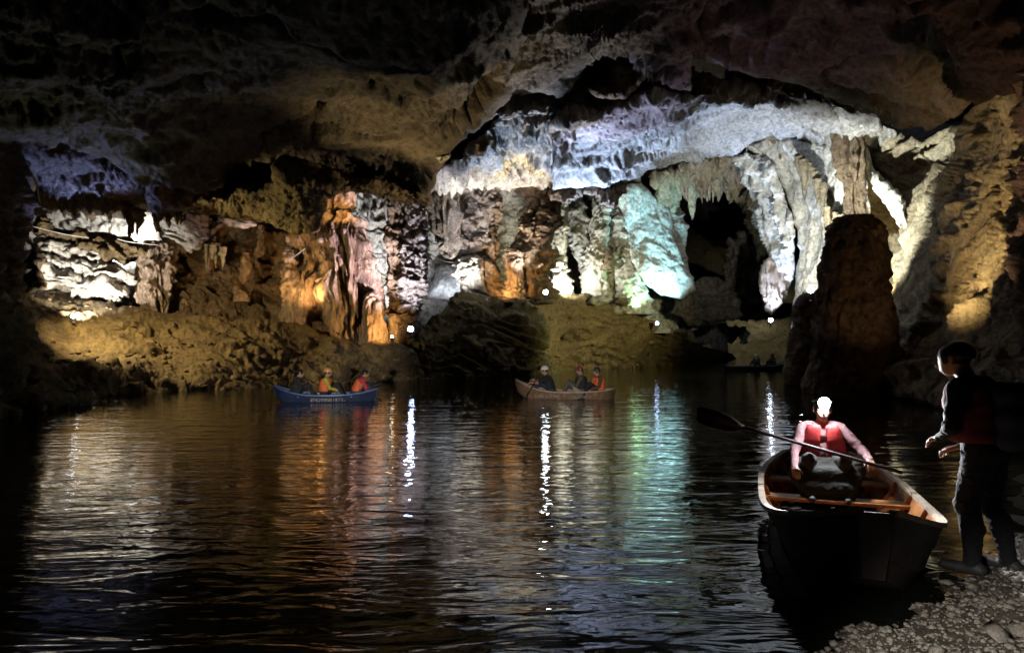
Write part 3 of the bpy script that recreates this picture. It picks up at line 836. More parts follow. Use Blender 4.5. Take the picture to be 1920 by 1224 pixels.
rock_thing(column('rock_column', [(1010, 344, 32.5, 30), (1012, 380, 32.5, 27), (1010, 410, 32.4, 28), (1002, 440, 32.3, 30), (994, 480, 32.2, 34), (996, 520, 32.1, 32), (1000, 570, 32, 34)], M['brown'], lambda P: d_pop(.36, 1.6, .4)(P), 110, 2.0, squash=.8), 'thick dark brown column, rightmost of the central pillars', 'rock column')
rock_thing(column('rock_column', [(958, 468, 31.4, 8), (962, 486, 31.4, 14), (966, 520, 31.4, 15), (964, 552, 31.4, 18), (962, 570, 31.4, 22)], M['flow'], d_pop(.25, 2.6, .12), 60, 2.0), 'orange-lit knobbly stump at the foot of the central pillars', 'stalagmite')
rock_thing(column('stalagmite', [(888, 478, 31.2, 6), (886, 490, 31.2, 19), (884, 510, 31.2, 22), (888, 536, 31.2, 20), (892, 566, 31.2, 24)], M['lime'], d_pop(.22, 2.0, .15), 70, 2.0), 'pale barrel-shaped stalagmite below the broad grey column', 'stalagmite')
rock_thing(mass('rock_arch', [(862, 560), (862, 534), (878, 540), (890, 556)], [(862, 560, 30.6), (862, 534, 30.6), (890, 556, 30.6)], M['sheet'], d_rough(.05, 1), step=2, bulge=.3, thick=.5, R=10, rag=2), 'small brilliant white rock lit from below beside the barrel stalagmite', 'rock')
YO = 1.5
# green chamber columns
for pts, mk, lab in [([(1046, 372, 41, 12), (1046, 420, 41, 13), (1044, 480, 41, 15), (1048, 530, 41, 20), (1050, 560, 41, 26)], 'lime', 'pale ribbed column just right of the dark brown column'),
                     ([(1124, 372, 41.5, 15), (1122, 410, 41.5, 14), (1122, 440, 41.5, 12), (1120, 470, 41.5, 18), (1116, 510, 41.5, 20), (1118, 560, 41.5, 26)], 'lime', 'knobbly cream column in the middle of the green chamber'),
                     ([(1158, 388, 41.8, 10), (1162, 430, 41.8, 16), (1168, 480, 41.8, 22), (1176, 530, 41.8, 28), (1190, 590, 41.8, 36)], 'lime', 'pale green column beside the bright teal sheet'),
                     ([(1080, 372, 42.5, 8), (1082, 410, 42.5, 16), (1086, 450, 42.5, 20), (1092, 490, 42.5, 10), (1098, 520, 42.5, 3)], 'smooth', 'grey pointed drapery hanging in the green chamber'),
                     ([(1140, 470, 40.8, 4), (1140, 486, 40.8, 7), (1138, 508, 40.8, 8)], 'brown', 'small rusty brown knob on the cream column')]:
    rock_thing(column('rock_column', pts, M[mk], lambda P: d_pop(.28, 1.3, .3)(P), 80, 2.0), lab, 'rock column')
rock_thing(mass('pale_boulder', [(1100, 568), (1108, 556), (1130, 552), (1150, 560), (1140, 570), (1120, 574)], [(1100, 568, 40), (1130, 552, 40), (1140, 570, 40)], M['lime'], d_rough(.1, .8), step=2, bulge=.5, thick=.6, R=10, rag=3), 'small pale boulder on top of the olive slope', 'boulder')
rock_thing(mass('brown_boulder', [(1150, 566), (1160, 556), (1180, 558), (1188, 568), (1170, 576)], [(1150, 566, 40.5), (1180, 558, 40.5), (1170, 576, 40.5)], M['brown'], d_rough(.1, .8), step=2, bulge=.5, thick=.6, R=10, rag=3), 'brown boulder on top of the olive slope next to the pale one', 'boulder')
rock_thing(column('stalagmite', [(1216, 570, 44, 3), (1220, 580, 44, 9), (1226, 600, 44, 16), (1236, 625, 44, 24)], M['lime'], d_flute(.2, 1.5), 40, 2.0), 'white-lit fluted rock at the right foot of the olive slope', 'stalagmite')

YO = 0.0
# stalactite fringes
def fringe(n, xa, ya, xb, yb, Y, len_px, r_px, mat, label, group, seed):
    r = np.random.default_rng(seed)
    for i in range(n):
        t = (i + r.uniform(.15, .85)) / n
        x = xa + (xb - xa) * t; y = ya + (yb - ya) * t
        L = len_px * r.uniform(.2, 1.0) ** 1.3 * 1.3; x += r.normal(0, abs(xb - xa) / n * .4); rr = r_px * r.uniform(.6, 1.3); yy = Y + r.uniform(-.5, .5)
        tag(column('stalactite', [(x, y - 12, yy, rr * 1.5), (x, y, yy, rr * 1.2), (x + r.uniform(-2, 2), y + L * .5, yy, rr * .7), (x + r.uniform(-2, 2), y + L, yy, .6)], mat, d_pop(.10, 2.5, .08), 18, 3.0), label, 'stalactite', group)


fringe(7, 232, 398, 262, 404, 29.0, 40, 4.6, M['brown'], 'dark stalactite in the fringe below the blue slab', 'stalactites below the blue slab', 3)
fringe(7, 280, 396, 346, 400, 27.4, 34, 5.0, M['brown'], 'dark stalactite under the hanging lump at left', 'stalactites under the hanging lump', 4)
fringe(6, 110, 392, 228, 404, 29.4, 15, 5, M['brown'], 'short stalactite along the lower rim of the blue slab', 'stalactites on the rim of the blue slab', 5)
fringe(13, 1262, 330, 1392, 300, 42.0, 52, 8.0, M['flow'], 'brown stalactite in the row hanging over the dark hole', 'stalactites over the dark hole', 6)
fringe(8, 1300, 356, 1372, 350, 43.5, 44, 6.5, M['wall'], 'pale stalactite in the back row over the dark hole', 'stalactites in the back row over the hole', 8)
fringe(6, 1436, 262, 1500, 268, 36.2, 34, 5.0, M['flow'], 'short brown stalactite under the right end of the vault', 'stalactites under the vault', 9)
fringe(16, 1492, 296, 1572, 396, 33.2, 44, 4.0, M['wall'], 'brown dripstone on the bright curtain wall', 'dripstones on the bright curtain', 10)
fringe(6, 1548, 400, 1584, 420, 31.5, 50, 4.5, M['wall'], 'slim dripstone beside the tall dark column', 'dripstones beside the dark column', 11)
fringe(7, 384, 470, 420, 476, 32.4, 26, 2.6, M['lime'], 'thin white stalactite on the brown wall', 'thin stalactites on the brown wall', 12)
fringe(4, 672, 368, 730, 372, 38, 40, 4.5, M['smooth'], 'grey stalactite in front of the bright back wall', 'stalactites before the back wall', 13)
fringe(8, 950, 214, 1062, 226, 27.4, 30, 5.0, M['lime'], 'pale dripstone at the top of the pillar cap', 'dripstones on the pillar cap', 14)

# ================================================================== SHORE (lower right)
SHORE = [(1.2, 2.2), (1.78, 3.75), (2.05, 4.05), (2.55, 4.28), (3.2, 4.85), (3.75, 5.35), (4.6, 6.1), (5.6, 7.6), (7.2, 9.5), (10, 12), (13, 16)]


def shore_dist(x, y):
    """signed distance to the waterline, positive on land"""
    p = np.stack([x, y], -1)
    best = np.full(len(x), 1e9); side = np.zeros(len(x))
    for a, b in zip(SHORE[:-1], SHORE[1:]):
        a, b = np.array(a), np.array(b)
        ab = b - a
        t = np.clip(((p - a) @ ab) / (ab @ ab), 0, 1)
        c = a + t[:, None] * ab
        d = np.hypot(*(p - c).T)
        s = -(ab[0] * (p[:, 1] - a[1]) - ab[1] * (p[:, 0] - a[0]))
        m = d < best
        best[m] = d[m]; side[m] = np.sign(s[m])
    return best * side


def shore_z(x, y):
    d = shore_dist(x, y)
    P = np.stack([x, y, 0 * x], -1)
    dd = d + .18 * fbm(P, 1.1, 3)
    z = np.where(dd > 0, .17 * dd - .010 * np.clip(dd, 0, 4) ** 2, .30 * dd)
    return np.clip(z, -1, .9) + .03 * fbm(P, 2.0, 3) + .018 * fbm(P, 9.0, 3) + .010 * fbm(P, 30.0, 2)


def make_shore():
    x = np.concatenate([np.arange(.2, 5.2, .022), np.arange(5.2, 16, .12)])
    y = np.concatenate([np.arange(.4, 6.6, .026), np.arange(6.6, 17, .12)])
    X, Y = np.meshgrid(x, y)
    Z = shore_z(X.ravel(), Y.ravel())
    idx = np.arange(X.size).reshape(X.shape)
    F = np.stack([idx[:-1, :-1], idx[:-1, 1:], idx[1:, 1:], idx[1:, :-1]], -1).reshape(-1, 4)
    zz = Z[F].max(1)
    F = F[zz > -.35]
    m = rock_mat('wet_gravel', (.20, .17, .13), (.12, .10, .08), (.30, .26, .20), 2.2, .9, .45, stain=.5, fine=40, spec=.5)
    structure(mesh_obj('shore_ground', np.stack([X.ravel(), Y.ravel(), Z], -1), F, m))
    # pebbles: too many to count
    r = np.random.default_rng(5)
    n = 11000
    px = r.uniform(1.2, 4.8, n * 3); py = r.uniform(2.9, 6.2, n * 3)
    d = shore_dist(px, py)
    k = (d > -.12)
    px, py = px[k][:n], py[k][:n]
    pz = shore_z(px, py)
    base = np.array([(0, 0, 1), (.9, 0, .35), (.28, .86, .35), (-.73, .53, .35), (-.73, -.53, .35), (.28, -.86, .35), (.55, .4, -.6), (-.2, .65, -.6), (-.7, 0, -.6), (-.2, -.65, -.6), (.55, -.4, -.6)])
    bf = [(0, i, i % 5 + 1) for i in range(1, 6)]
    bf += [(i, i + 5, i % 5 + 1) for i in range(1, 6)] + [(i % 5 + 1, i + 5, i % 5 + 6) for i in range(1, 6)]
    bf = np.array(bf)
    V, F = [], []
    for i in range(len(px)):
        s = (r.gamma(1.5, .0048) + .003) * (r.uniform(2, 4.5) if r.uniform() < .012 else 1)
        a = r.uniform(0, 6.28)
        q = base * s * r.uniform(.7, 1.3, (1, 3)) * np.array([1, 1, .6]) + r.normal(0, s * .12, base.shape)
        c, si = math.cos(a), math.sin(a)
        q = q @ np.array([[c, -si, 0], [si, c, 0], [0, 0, 1]])
        V.append(q + (px[i], py[i], pz[i] + s * .15)); F.append(bf + 11 * i)
    pm = rock_mat('pebble_stone', (.30, .27, .22), (.16, .14, .12), (.42, .38, .32), 30, .3, .4, stain=.6, fine=90, spec=.5)
    tag(mesh_obj('shore_pebbles', np.concatenate(V), np.concatenate(F), pm, smooth=False), 'wet gravel strewn over the near shore', 'gravel', kind='stuff')


make_shore()

# ================================================================== PEOPLE: smooth union of tapered limbs, one skin
def sd_cone(P, a, b, ra, rb):
    a = np.asarray(a, np.float32); b = np.asarray(b, np.float32)
    ab = b - a
    L2 = max(float(ab @ ab), 1e-9)
    t = np.clip(((P - a) @ ab) / L2, 0, 1)
    d = np.linalg.norm(P - a - t[:, None] * ab, axis=1)
    return d - (ra + (rb - ra) * t)


def surface_nets(f, org, h):
    s = f < 0
    nx, ny, nz = f.shape
    c = [s[i:nx - 1 + i, j:ny - 1 + j, k:nz - 1 + k] for i in (0, 1) for j in (0, 1) for k in (0, 1)]
    tot = sum(x.astype(np.int8) for x in c)
    act = (tot > 0) & (tot < 8)
    ci = np.argwhere(act)
    vid = np.full(act.shape, -1, np.int64)
    vid[act] = np.arange(len(ci))
    acc = np.zeros((len(ci), 3)); cnt = np.zeros(len(ci))
    cor = [(i, j, k) for i in (0, 1) for j in (0, 1) for k in (0, 1)]
    for p in cor:
        for ax in range(3):
            if p[ax]: continue
            q = list(p); q[ax] = 1
            fa = f[ci[:, 0] + p[0], ci[:, 1] + p[1], ci[:, 2] + p[2]]
            fb = f[ci[:, 0] + q[0], ci[:, 1] + q[1], ci[:, 2] + q[2]]
            m = (fa < 0) != (fb < 0)
            t = np.where(m, fa / np.where(m, fa - fb, 1), 0)
            pos = np.array(p, float)[None] + t[:, None] * (np.array(q) - np.array(p))
            acc[m] += pos[m]; cnt[m] += 1
    V = (ci + acc / np.maximum(cnt, 1)[:, None]) * h + org
    Fs = []
    for ax in range(3):
        u, v = [(1, 2), (2, 0), (0, 1)][ax]
        sl0 = [slice(None)] * 3; sl1 = [slice(None)] * 3
        sl0[ax] = slice(0, -1); sl1[ax] = slice(1, None)
        ch = np.argwhere(s[tuple(sl0)] != s[tuple(sl1)])
        ok = (ch[:, u] > 0) & (ch[:, v] > 0) & (ch[:, u] < f.shape[u] - 1) & (ch[:, v] < f.shape[v] - 1)
        ch = ch[ok]
        flip = s[ch[:, 0], ch[:, 1], ch[:, 2]]
        def at(du, dv):
            q = ch.copy(); q[:, u] += du; q[:, v] += dv
            return vid[q[:, 0], q[:, 1], q[:, 2]]
        quad = np.stack([at(-1, -1), at(0, -1), at(0, 0), at(-1, 0)], -1)
        quad[~flip] = quad[~flip][:, ::-1]
        Fs.append(quad)
    F = np.concatenate(Fs)
    return V, F[(F >= 0).all(1)]


SK, SH, PA, SO, HA = 0, 1, 2, 3, 4       # skin, shirt, trousers, shoes, hair


def body_mesh(name, prims, mats, h, k=.03, parent=None):
    """prims: (a, b, ra, rb, material index)"""
    A = np.array([p[0] for p in prims] + [p[1] for p in prims], float)
    lo, hi = A.min(0) - .24, A.max(0) + .24
    n = np.ceil((hi - lo) / h).astype(int) + 1
    f = np.full(n, .3, np.float32)
    for a, b, ra, rb, mi in prims:
        r = max(ra, rb) + 4 * k + 2 * h
        l = np.maximum(((np.minimum(a, b) - r - lo) / h).astype(int), 0)
        u = np.minimum(((np.maximum(a, b) + r - lo) / h).astype(int) + 2, n)
        g = np.stack(np.meshgrid(*[lo[i] + np.arange(l[i], u[i]) * h for i in range(3)], indexing='ij'), -1).astype(np.float32)
        d = sd_cone(g.reshape(-1, 3), a, b, ra, rb).reshape(g.shape[:3])
        sl = tuple(slice(l[i], u[i]) for i in range(3))
        kk = min(k, .8 * min(ra, rb) + .002)
        o = f[sl]
        hh = np.clip(.5 + .5 * (o - d) / kk, 0, 1)
        f[sl] = o * (1 - hh) + d * hh - kk * hh * (1 - hh)
    V, F = surface_nets(f, lo, h)
    C = V[F].mean(1).astype(np.float32)
    folds = h <= .012
    D = np.stack([sd_cone(C, a, b, ra, rb) for a, b, ra, rb, _ in prims], 1)
    fm = np.array([p[4] for p in prims])[D.argmin(1)]
    if folds:                     # creases in the cloth, none on skin and hair
        cl = np.zeros(len(V)); cl[F[np.isin(fm, (SH, PA))].ravel()] = 1; cl[F[~np.isin(fm, (SH, PA))].ravel()] = 0
        N = vnormals(V, F)
        Q = warp(V, .06, 5.0)
        V = V + N * (cl * (.007 * (ridged(sc(Q, 1, 1, 1.8), 6.0, 2) - .8) + .004 * fbm(V, 16, 2)))[:, None]
    return mesh_obj(name, V, F, mats, parent, fmat=fm)


def hand_prims(wrist, fwd, up, side, mi, size=1.0, curl=.5):
    """palm, four fingers and a thumb; fwd = pointing direction, up = back of hand, side = thumb side"""
    w, f, u, s = [np.array(x, float) for x in (wrist, fwd, up, side)]
    f /= np.linalg.norm(f); u /= np.linalg.norm(u); s /= np.linalg.norm(s)
    S = size
    out = []
    for q in (-.026, 0, .026):
        out.append((w + s * q * S * .7, w + f * .085 * S + s * q * S, .017 * S, .016 * S, mi))
    for q, L in ((.033, .072), (.011, .080), (-.011, .074), (-.033, .058)):
        b0 = w + f * .088 * S + s * q * S
        c1 = f * math.cos(curl) - u * math.sin(curl)
        c2 = f * math.cos(curl * 2.3) - u * math.sin(curl * 2.3)
        m = b0 + c1 * L * .5 * S
        out.append((b0, m, .0095 * S, .0085 * S, mi)); out.append((m, m + c2 * L * .5 * S, .0085 * S, .007 * S, mi))
    t0 = w + f * .025 * S + s * .03 * S
    t1 = t0 + (f * .6 + s * .7 - u * .2) * .045 * S
    out.append((t0, t1, .012 * S, .0105 * S, mi)); out.append((t1, t1 + (f * .9 + s * .2 - u * .35) * .035 * S, .010 * S, .008 * S, mi))
    return out


def V3(*a): return np.array(a, float)


def head_prims(c, face, skin, S=1.0, hair=None):
    """head centre c, unit facing direction; z is up"""
    f = np.array(face, float); f /= np.linalg.norm(f)
    z = V3(0, 0, 1); s = np.cross(z, f); s /= np.linalg.norm(s)
    P = [(c + z * .035 * S - f * .015 * S, c + z * .03 * S + f * .02 * S, .088 * S, .083 * S, skin if hair is None else hair),
         (c - z * .02 * S + f * .02 * S, c - z * .065 * S + f * .045 * S, .068 * S, .045 * S, skin),
         (c + z * .03 * S + f * .045 * S, c - z * .03 * S + f * .05 * S, .06 * S, .055 * S, skin),
         (c + z * .01 * S + f * .105 * S, c - z * .02 * S + f * .122 * S, .009 * S, .014 * S, skin),
         (c - z * .055 * S + f * .092 * S - s * .02 * S, c - z * .055 * S + f * .092 * S + s * .02 * S, .010 * S, .010 * S, skin)]
    for q in (-1, 1):
        P.append((c + s * q * .082 * S + z * .01 * S, c + s * q * .084 * S - z * .03 * S, .016 * S, .012 * S, skin))
        P.append((c + s * q * .03 * S + f * .088 * S + z * .03 * S, c + s * q * .042 * S + f * .083 * S + z * .03 * S, .012 * S, .012 * S, skin))
    return P


def seated_prims(lean=.1, head_turn=0.0, hands=None, knees=.32, S=1.0, spread=.13, sleeve=True, head_down=0.0, feet_fwd=.62):
    """sits on z=0 facing +x; hands: two (x,y,z) targets, left (+y) first"""
    P = []
    pel = V3(0, 0, .11); ch = V3(lean * .75, 0, .40); nk = V3(lean * 1.05, 0, .545); hd = V3(lean * 1.15 + .03, 0, .685 - head_down)
    P += [(V3(0, -.07, .10), V3(0, .07, .10), .125, .125, PA), (pel, V3(lean * .4, 0, .27), .125, .125, SH),
          (V3(lean * .45, -.05, .29), V3(lean * .45, .05, .29), .115, .115, SH),
          (V3(lean * .75, -.09, .42), V3(lean * .75, .09, .42), .112, .112, SH), (V3(lean * .95, -.13, .49), V3(lean * .95, .13, .49), .068, .068, SH),
          (nk - V3(0, 0, .03), hd - V3(.01, 0, .06), .056, .054, SK)]
    fx = V3(math.cos(head_turn), math.sin(head_turn), -.15)
    P += head_prims(hd, fx, SK, .98, HA)
    hands = hands or [(.42, .14, .20), (.42, -.14, .20)]
    for q, tgt in zip((1, -1), hands):
        sh = V3(lean * .95, .185 * q, .475); tg = V3(*tgt)
        d = tg - sh
        L = np.linalg.norm(d)
        up, lo = .285, .26
        if L > up + lo - .01:
            tg = sh + d / L * (up + lo - .01); d = tg - sh; L = up + lo - .01
        a = (up * up - lo * lo + L * L) / (2 * L)
        hgt = math.sqrt(max(up * up - a * a, 0))
        dn = d / L
        out = V3(-.15, .8 * q, -.8); out -= dn * (out @ dn); out /= np.linalg.norm(out)
        el = sh + dn * a + out * hgt
        P += [(sh, el, .062, .048, SH), (el, tg, .045, .034, SH if sleeve else SK)]
        P += hand_prims(tg, dn * .4 + V3(.8, -.2 * q, -.2), V3(0, 0, 1), V3(.2, -q, 0), SK, .95, .7)
    for q in (1, -1):
        hip = V3(.02, .085 * q, .10); kn = V3(.40, spread * q * 1.15, knees); an = V3(feet_fwd, spread * q, -.10)
        P += [(hip, kn, .092, .066, PA), (kn, an, .062, .045, PA), (an - V3(.05, 0, .04), an + V3(.15, .02 * q, -.05), .042, .035, SO)]
    return P, hd, nk


def dome(name, c, r, mat, parent, brim=0.0, zs=.85, cut=-.15, face=None, n=28):
    """a helmet or cap shell around a head, with an optional brim"""
    V, F = [], []
    rings = 10
    for i in range(rings + 1):
        ph = math.pi / 2 - (math.pi / 2 - math.asin(cut)) * i / rings
        for j in range(n):
            a = 2 * math.pi * j / n
            V.append((c[0] + r * math.cos(ph) * math.cos(a), c[1] + r * math.cos(ph) * math.sin(a) * .92, c[2] + r * zs * math.sin(ph)))
    if brim:
        for j in range(n):
            a = 2 * math.pi * j / n
            w = r * math.cos(math.asin(cut)) + brim * (1 if face is None else max(0.05, math.cos(a - face)) ** 1.5)
            V.append((c[0] + w * math.cos(a), c[1] + w * math.sin(a) * .92, c[2] + r * zs * cut - .01))
        rings += 1
    for i in range(rings):
        for j in range(n):
            F.append((i * n + j, (i + 1) * n + j, (i + 1) * n + (j + 1) % n, i * n + (j + 1) % n))
    o = mesh_obj(name, V, F, mat, parent)
    m = o.modifiers.new('thick', 'SOLIDIFY'); m.thickness = .008
    return o


def vest_mesh(name, lean, mat, parent, zlo=.14, zhi=.50, r=1.0, open_front=True):
    """a padded life vest around the chest, open down the front"""
    n, nz = 40, 12
    a0 = .16 if open_front else 0.0
    V, F = [], []
    for i in range(nz + 1):
        t = i / nz
        z = zlo + (zhi - zlo) * t
        cx = lean * (z / .5) * .95
        sh = smooth(np.array(t), .72, 1.0)
        for j in range(n + 1):
            a = a0 + (2 * math.pi - 2 * a0) * j / n
            pad = .012 * math.sin(math.pi * ((t * 4) % 1.0))
            rx = (.148 + pad) * (1 - .22 * sh) * r; ry = (.205 + pad) * (1 - .20 * sh) * r
            arm = math.exp(-((abs(math.sin(a)) - 1) / .12) ** 2) * smooth(np.array(t), .55, .75)
            V.append((cx + rx * math.cos(a), ry * math.sin(a) * (1 - .10 * arm), z - .10 * float(arm)))
    for i in range(nz):
        for j in range(n):
            b = i * (n + 1) + j
            F.append((b, b + 1, b + n + 2, b + n + 1))
    o = mesh_obj(name, V, F, mat, parent)
    m = o.modifiers.new('pad', 'SOLIDIFY'); m.thickness = .045; m.offset = 0
    return o


SKIN = plain('skin', (.42, .25, .17), .5, var=.15, sc=14)
DARKHAIR = plain('dark_hair', (.015, .012, .010), .5, bump=.4, bsc=120)
BLACKCLOTH = plain('black_cloth', (.022, .022, .026), .85, bump=.4, bsc=60)
NAVY = plain('navy_cloth', (.03, .04, .08), .85, bump=.4, bsc=60)
GREYCLOTH = plain('grey_cloth', (.12, .12, .12), .85, bump=.4, bsc=60)
OLIVE = plain('olive_cloth', (.10, .10, .06), .85, bump=.4, bsc=60)
REDCLOTH = plain('red_cloth', (.45, .05, .06), .8, bump=.4, bsc=60)
PALEBLUE = plain('pale_blue_cloth', (.45, .53, .60), .8, bump=.4, bsc=60)
YELLOWCLOTH = plain('yellow_cloth', (.55, .45, .05), .8, bump=.4, bsc=60)
BROWNCLOTH = plain('brown_cloth', (.12, .07, .04), .85, bump=.4, bsc=60)
ORANGEVEST = plain('orange_vest_fabric', (.75, .16, .05), .65, bump=.3, bsc=40)
REDVEST = plain('red_vest_fabric', (.60, .05, .05), .65, bump=.3, bsc=40)
WHITEPL = plain('white_helmet_shell', (.72, .74, .78), .3, var=.06, bump=0)
ORANGEPL = plain('orange_helmet_shell', (.70, .36, .12), .35, var=.1, bump=0)
BLACKPL = plain('black_helmet_shell', (.03, .03, .03), .4, var=.1, bump=0)
REDPL = plain('maroon_helmet_shell', (.22, .04, .04), .4, var=.1, bump=0)
SHOE = plain('shoe_rubber', (.03, .03, .03), .6, bump=0)


def person(label, loc, rz, mats, h=.016, helmet=None, vest=None, hair=DARKHAIR, vz=(.14, .50), vest_open=True, **kw):
    root = empty('person', loc, rz)
    tag(root, label, 'person')
    P, hd, nk = seated_prims(**kw)
    body_mesh('body', P, [SKIN, mats[0], mats[1], SHOE, hair], h, .03, root)
    if helmet is not None:
        dome('helmet', hd + V3(-.005, 0, .05), .118, helmet, root, brim=.03, face=0.0)
    if vest is not None:
        vest_mesh('life_vest', kw.get('lean', .1), vest, root, *vz, open_front=vest_open)
    return root


# ================================================================== BOATS
def boat(name, label, L, Wd, depth, rise_b, rise_s, outer, inner, rim, loc, rz, nst=34, tip_b=.06, tip_s=.35, seats=(-.25, .05, .3), pitch=0.0, draft=.10, group=None, planks=3, power=2.2, flare=.70):
    """plank boat, bow towards +x, origin on the waterline amidships"""
    root = empty(name, loc, rz)
    root.rotation_euler = (0, pitch, rz)
    tag(root, label, 'boat', group)
    us = np.linspace(-1, 1, nst)
    def hw(u):
        e = tip_b if u > 0 else tip_s
        return Wd / 2 * (e + (1 - e) * (1 - abs(u) ** power))
    def top(u): return depth - draft + (rise_b if u > 0 else rise_s) * abs(u) ** 2.6
    def bot(u): return -draft + (rise_b if u > 0 else rise_s) * .82 * abs(u) ** 4.0
    def side(u, t, s):
        w = hw(u)
        return (u * L / 2 * (1 - .06 * (1 - t) * abs(u) ** 6), s * w * (flare + (1 - flare) * t ** .8), bot(u) + (top(u) - bot(u)) * t)
    th = .022
    for s in (-1, 1):
        for k in range(planks):
            t0, t1 = k / planks - (.03 if k else 0), (k + 1) / planks
            V, F = [], []
            for u in us:
                for (t, o) in ((t0, 0), (t1, 0), (t1, -th), (t0, -th)):
                    x, y, z = side(u, t, s)
                    lap = .012 * (1 - (t - t0) / (t1 - t0)) if k else 0
                    V.append((x, y + s * (o + lap), z))
            m = len(us)
            for i in range(m - 1):
                for q in range(4):
                    a, b = i * 4 + q, i * 4 + (q + 1) % 4
                    F.append((a, b, b + 4, a + 4))
            F += [(0, 1, 2, 3), ((m - 1) * 4, (m - 1) * 4 + 3, (m - 1) * 4 + 2, (m - 1) * 4 + 1)]
            fm = [0 if f % 4 != 2 else 1 for f in range((m - 1) * 4)] + [0, 0]
            mesh_obj('plank', V, F, [outer, inner], root, smooth=False, fmat=fm)
        V, F = [], []          # gunwale rail
        for u in us:
            x, y, z = side(u, 1, s)
            for dy, dz in ((-.035, -.02), (.02, -.02), (.02, .018), (-.035, .018)):
                V.append((x, y + s * dy, z + dz))
        m = len(us)
        for i in range(m - 1):
            for q in range(4):
                a, b = i * 4 + q, i * 4 + (q + 1) % 4
                F.append((a, b, b + 4, a + 4))
        F += [(0, 1, 2, 3), ((m - 1) * 4, (m - 1) * 4 + 3, (m - 1) * 4 + 2, (m - 1) * 4 + 1)]
        mesh_obj('gunwale', V, F, rim, root, smooth=False)
    V, F = [], []              # bottom
    for u in us:
        for s in (-1, 1):
            x_, y_, z_ = side(u, 0, s)
            V.append((x_, y_ * .965, z_ + .012))
        V.append((V[-2][0], V[-2][1], V[-2][2] - .02)); V.append((V[-2][0], V[-2][1], V[-2][2] - .02))
    for i in range(len(us) - 1):
        b = i * 4
        F += [(b, b + 1, b + 5, b + 4), (b + 2, b + 6, b + 7, b + 3)]
    mesh_obj('bottom', V, F, [inner, outer], root, smooth=False, fmat=[0, 1] * (len(us) - 1))
    for u, nm in ((-1, 'transom'), (1, 'stem')):
        a = [side(u, t, s) for s, t in ((-1, 0), (-1, 1), (1, 1), (1, 0))]
        d = .03 * (1 if u > 0 else -1)
        V = a + [(x + d, y, z) for x, y, z in a]
        mesh_obj(nm, V, [(0, 1, 2, 3), (7, 6, 5, 4), (0, 4, 5, 1), (1, 5, 6, 2), (2, 6, 7, 3), (3, 7, 4, 0)], outer, root, smooth=False)
    for u in seats:            # thwarts
        z = bot(u) + (top(u) - bot(u)) * .72; w = hw(u) * .93; x = u * L / 2
        V = [(x + dx, dy * w, z + dz) for dz in (0, .03) for dx in (-.11, .11) for dy in (-1, 1)]
        mesh_obj('seat', V, [(0, 1, 3, 2), (4, 6, 7, 5), (0, 4, 5, 1), (2, 3, 7, 6), (0, 2, 6, 4), (1, 5, 7, 3)], inner, root, smooth=False)
    for u in np.linspace(-.7, .75, 6):  # ribs
        V, F = [], []
        pr = [side(u, 1 - i / 4, -1) for i in range(5)] + [side(u, i / 4, 1) for i in range(5)]
        for x, y, z in pr:
            s = 1 if y > 0 else -1
            for dx, ins in ((-.02, .024), (.02, .024), (.02, .055), (-.02, .055)):
                V.append((x + dx, y - s * ins, z - .03 + (ins - .02)))
        for i in range(len(pr) - 1):
            for q in range(4):
                a, b = i * 4 + q, i * 4 + (q + 1) % 4
                F.append((a, b, b + 4, a + 4))
        mesh_obj('rib', V, F, inner, root, smooth=False)
    return root, side


def tube(name, pts, r, mat, parent=None, n=8, closed=False):
    pts = np.array(pts, float)
    k = len(pts)
    r = np.broadcast_to(np.array(r, float), (k,))
    V, F = [], []
    for i in range(k):
        d = pts[min(i + 1, k - 1)] - pts[max(i - 1, 0)]
        d /= np.linalg.norm(d) + 1e-9
        a = np.cross(d, (0, 0, 1)) if abs(d[2]) < .9 else np.cross(d, (1, 0, 0))
        a /= np.linalg.norm(a); b = np.cross(d, a)
        for j in range(n):
            t = 2 * math.pi * j / n
            V.append(pts[i] + r[i] * (a * math.cos(t) + b * math.sin(t)))
    for i in range(k - 1):
        for j in range(n):
            F.append((i * n + j, i * n + (j + 1) % n, (i + 1) * n + (j + 1) % n, (i + 1) * n + j))
    F += [tuple(range(n))[::-1], tuple((k - 1) * n + j for j in range(n))]
    return mesh_obj(name, V, F, mat, parent)


def blade_mesh(name, a, b, wdir, w, mat, parent):
    """flat paddle blade from a (neck) to b (tip)"""
    a, b, wd = [np.array(x, float) for x in (a, b, wdir)]
    d = b - a; nrm = np.cross(d / np.linalg.norm(d), wd); nrm /= np.linalg.norm(nrm)
    prof = [(0, .10), (.12, .35), (.3, .8), (.55, 1.0), (.85, .98), (.97, .85), (1.0, .55)]
    V, F = [], []
    for t, ww in prof:
        c = a + d * t
        for s, o in ((-1, 0), (0, 1), (1, 0), (0, -1)):
            V.append(c + wd * s * w * .5 * ww + nrm * o * .012 * (1.2 - t))
    for i in range(len(prof) - 1):
        for q in range(4):
            F.append((i * 4 + q, i * 4 + (q + 1) % 4, (i + 1) * 4 + (q + 1) % 4, (i + 1) * 4 + q))
    k = (len(prof) - 1) * 4
    F += [(0, 3, 2, 1), (k, k + 1, k + 2, k + 3)]
    return mesh_obj(name, V, F, mat, parent)


def paddle(label, p0, p1, blade_len, wdir, w, mat, r=.016, both=False):
    root = empty('paddle', p0)
    tag(root, label, 'paddle')
    p0 = np.array(p0, float); p1 = np.array(p1, float)
    d = p1 - p0; L = np.linalg.norm(d); d /= L
    tube('shaft', [d * t for t in np.linspace(0, L - blade_len * .92, 8)], r, mat, root)
    blade_mesh('blade', d * (L - blade_len), d * L, np.array(wdir, float), w, mat, root)
    return root


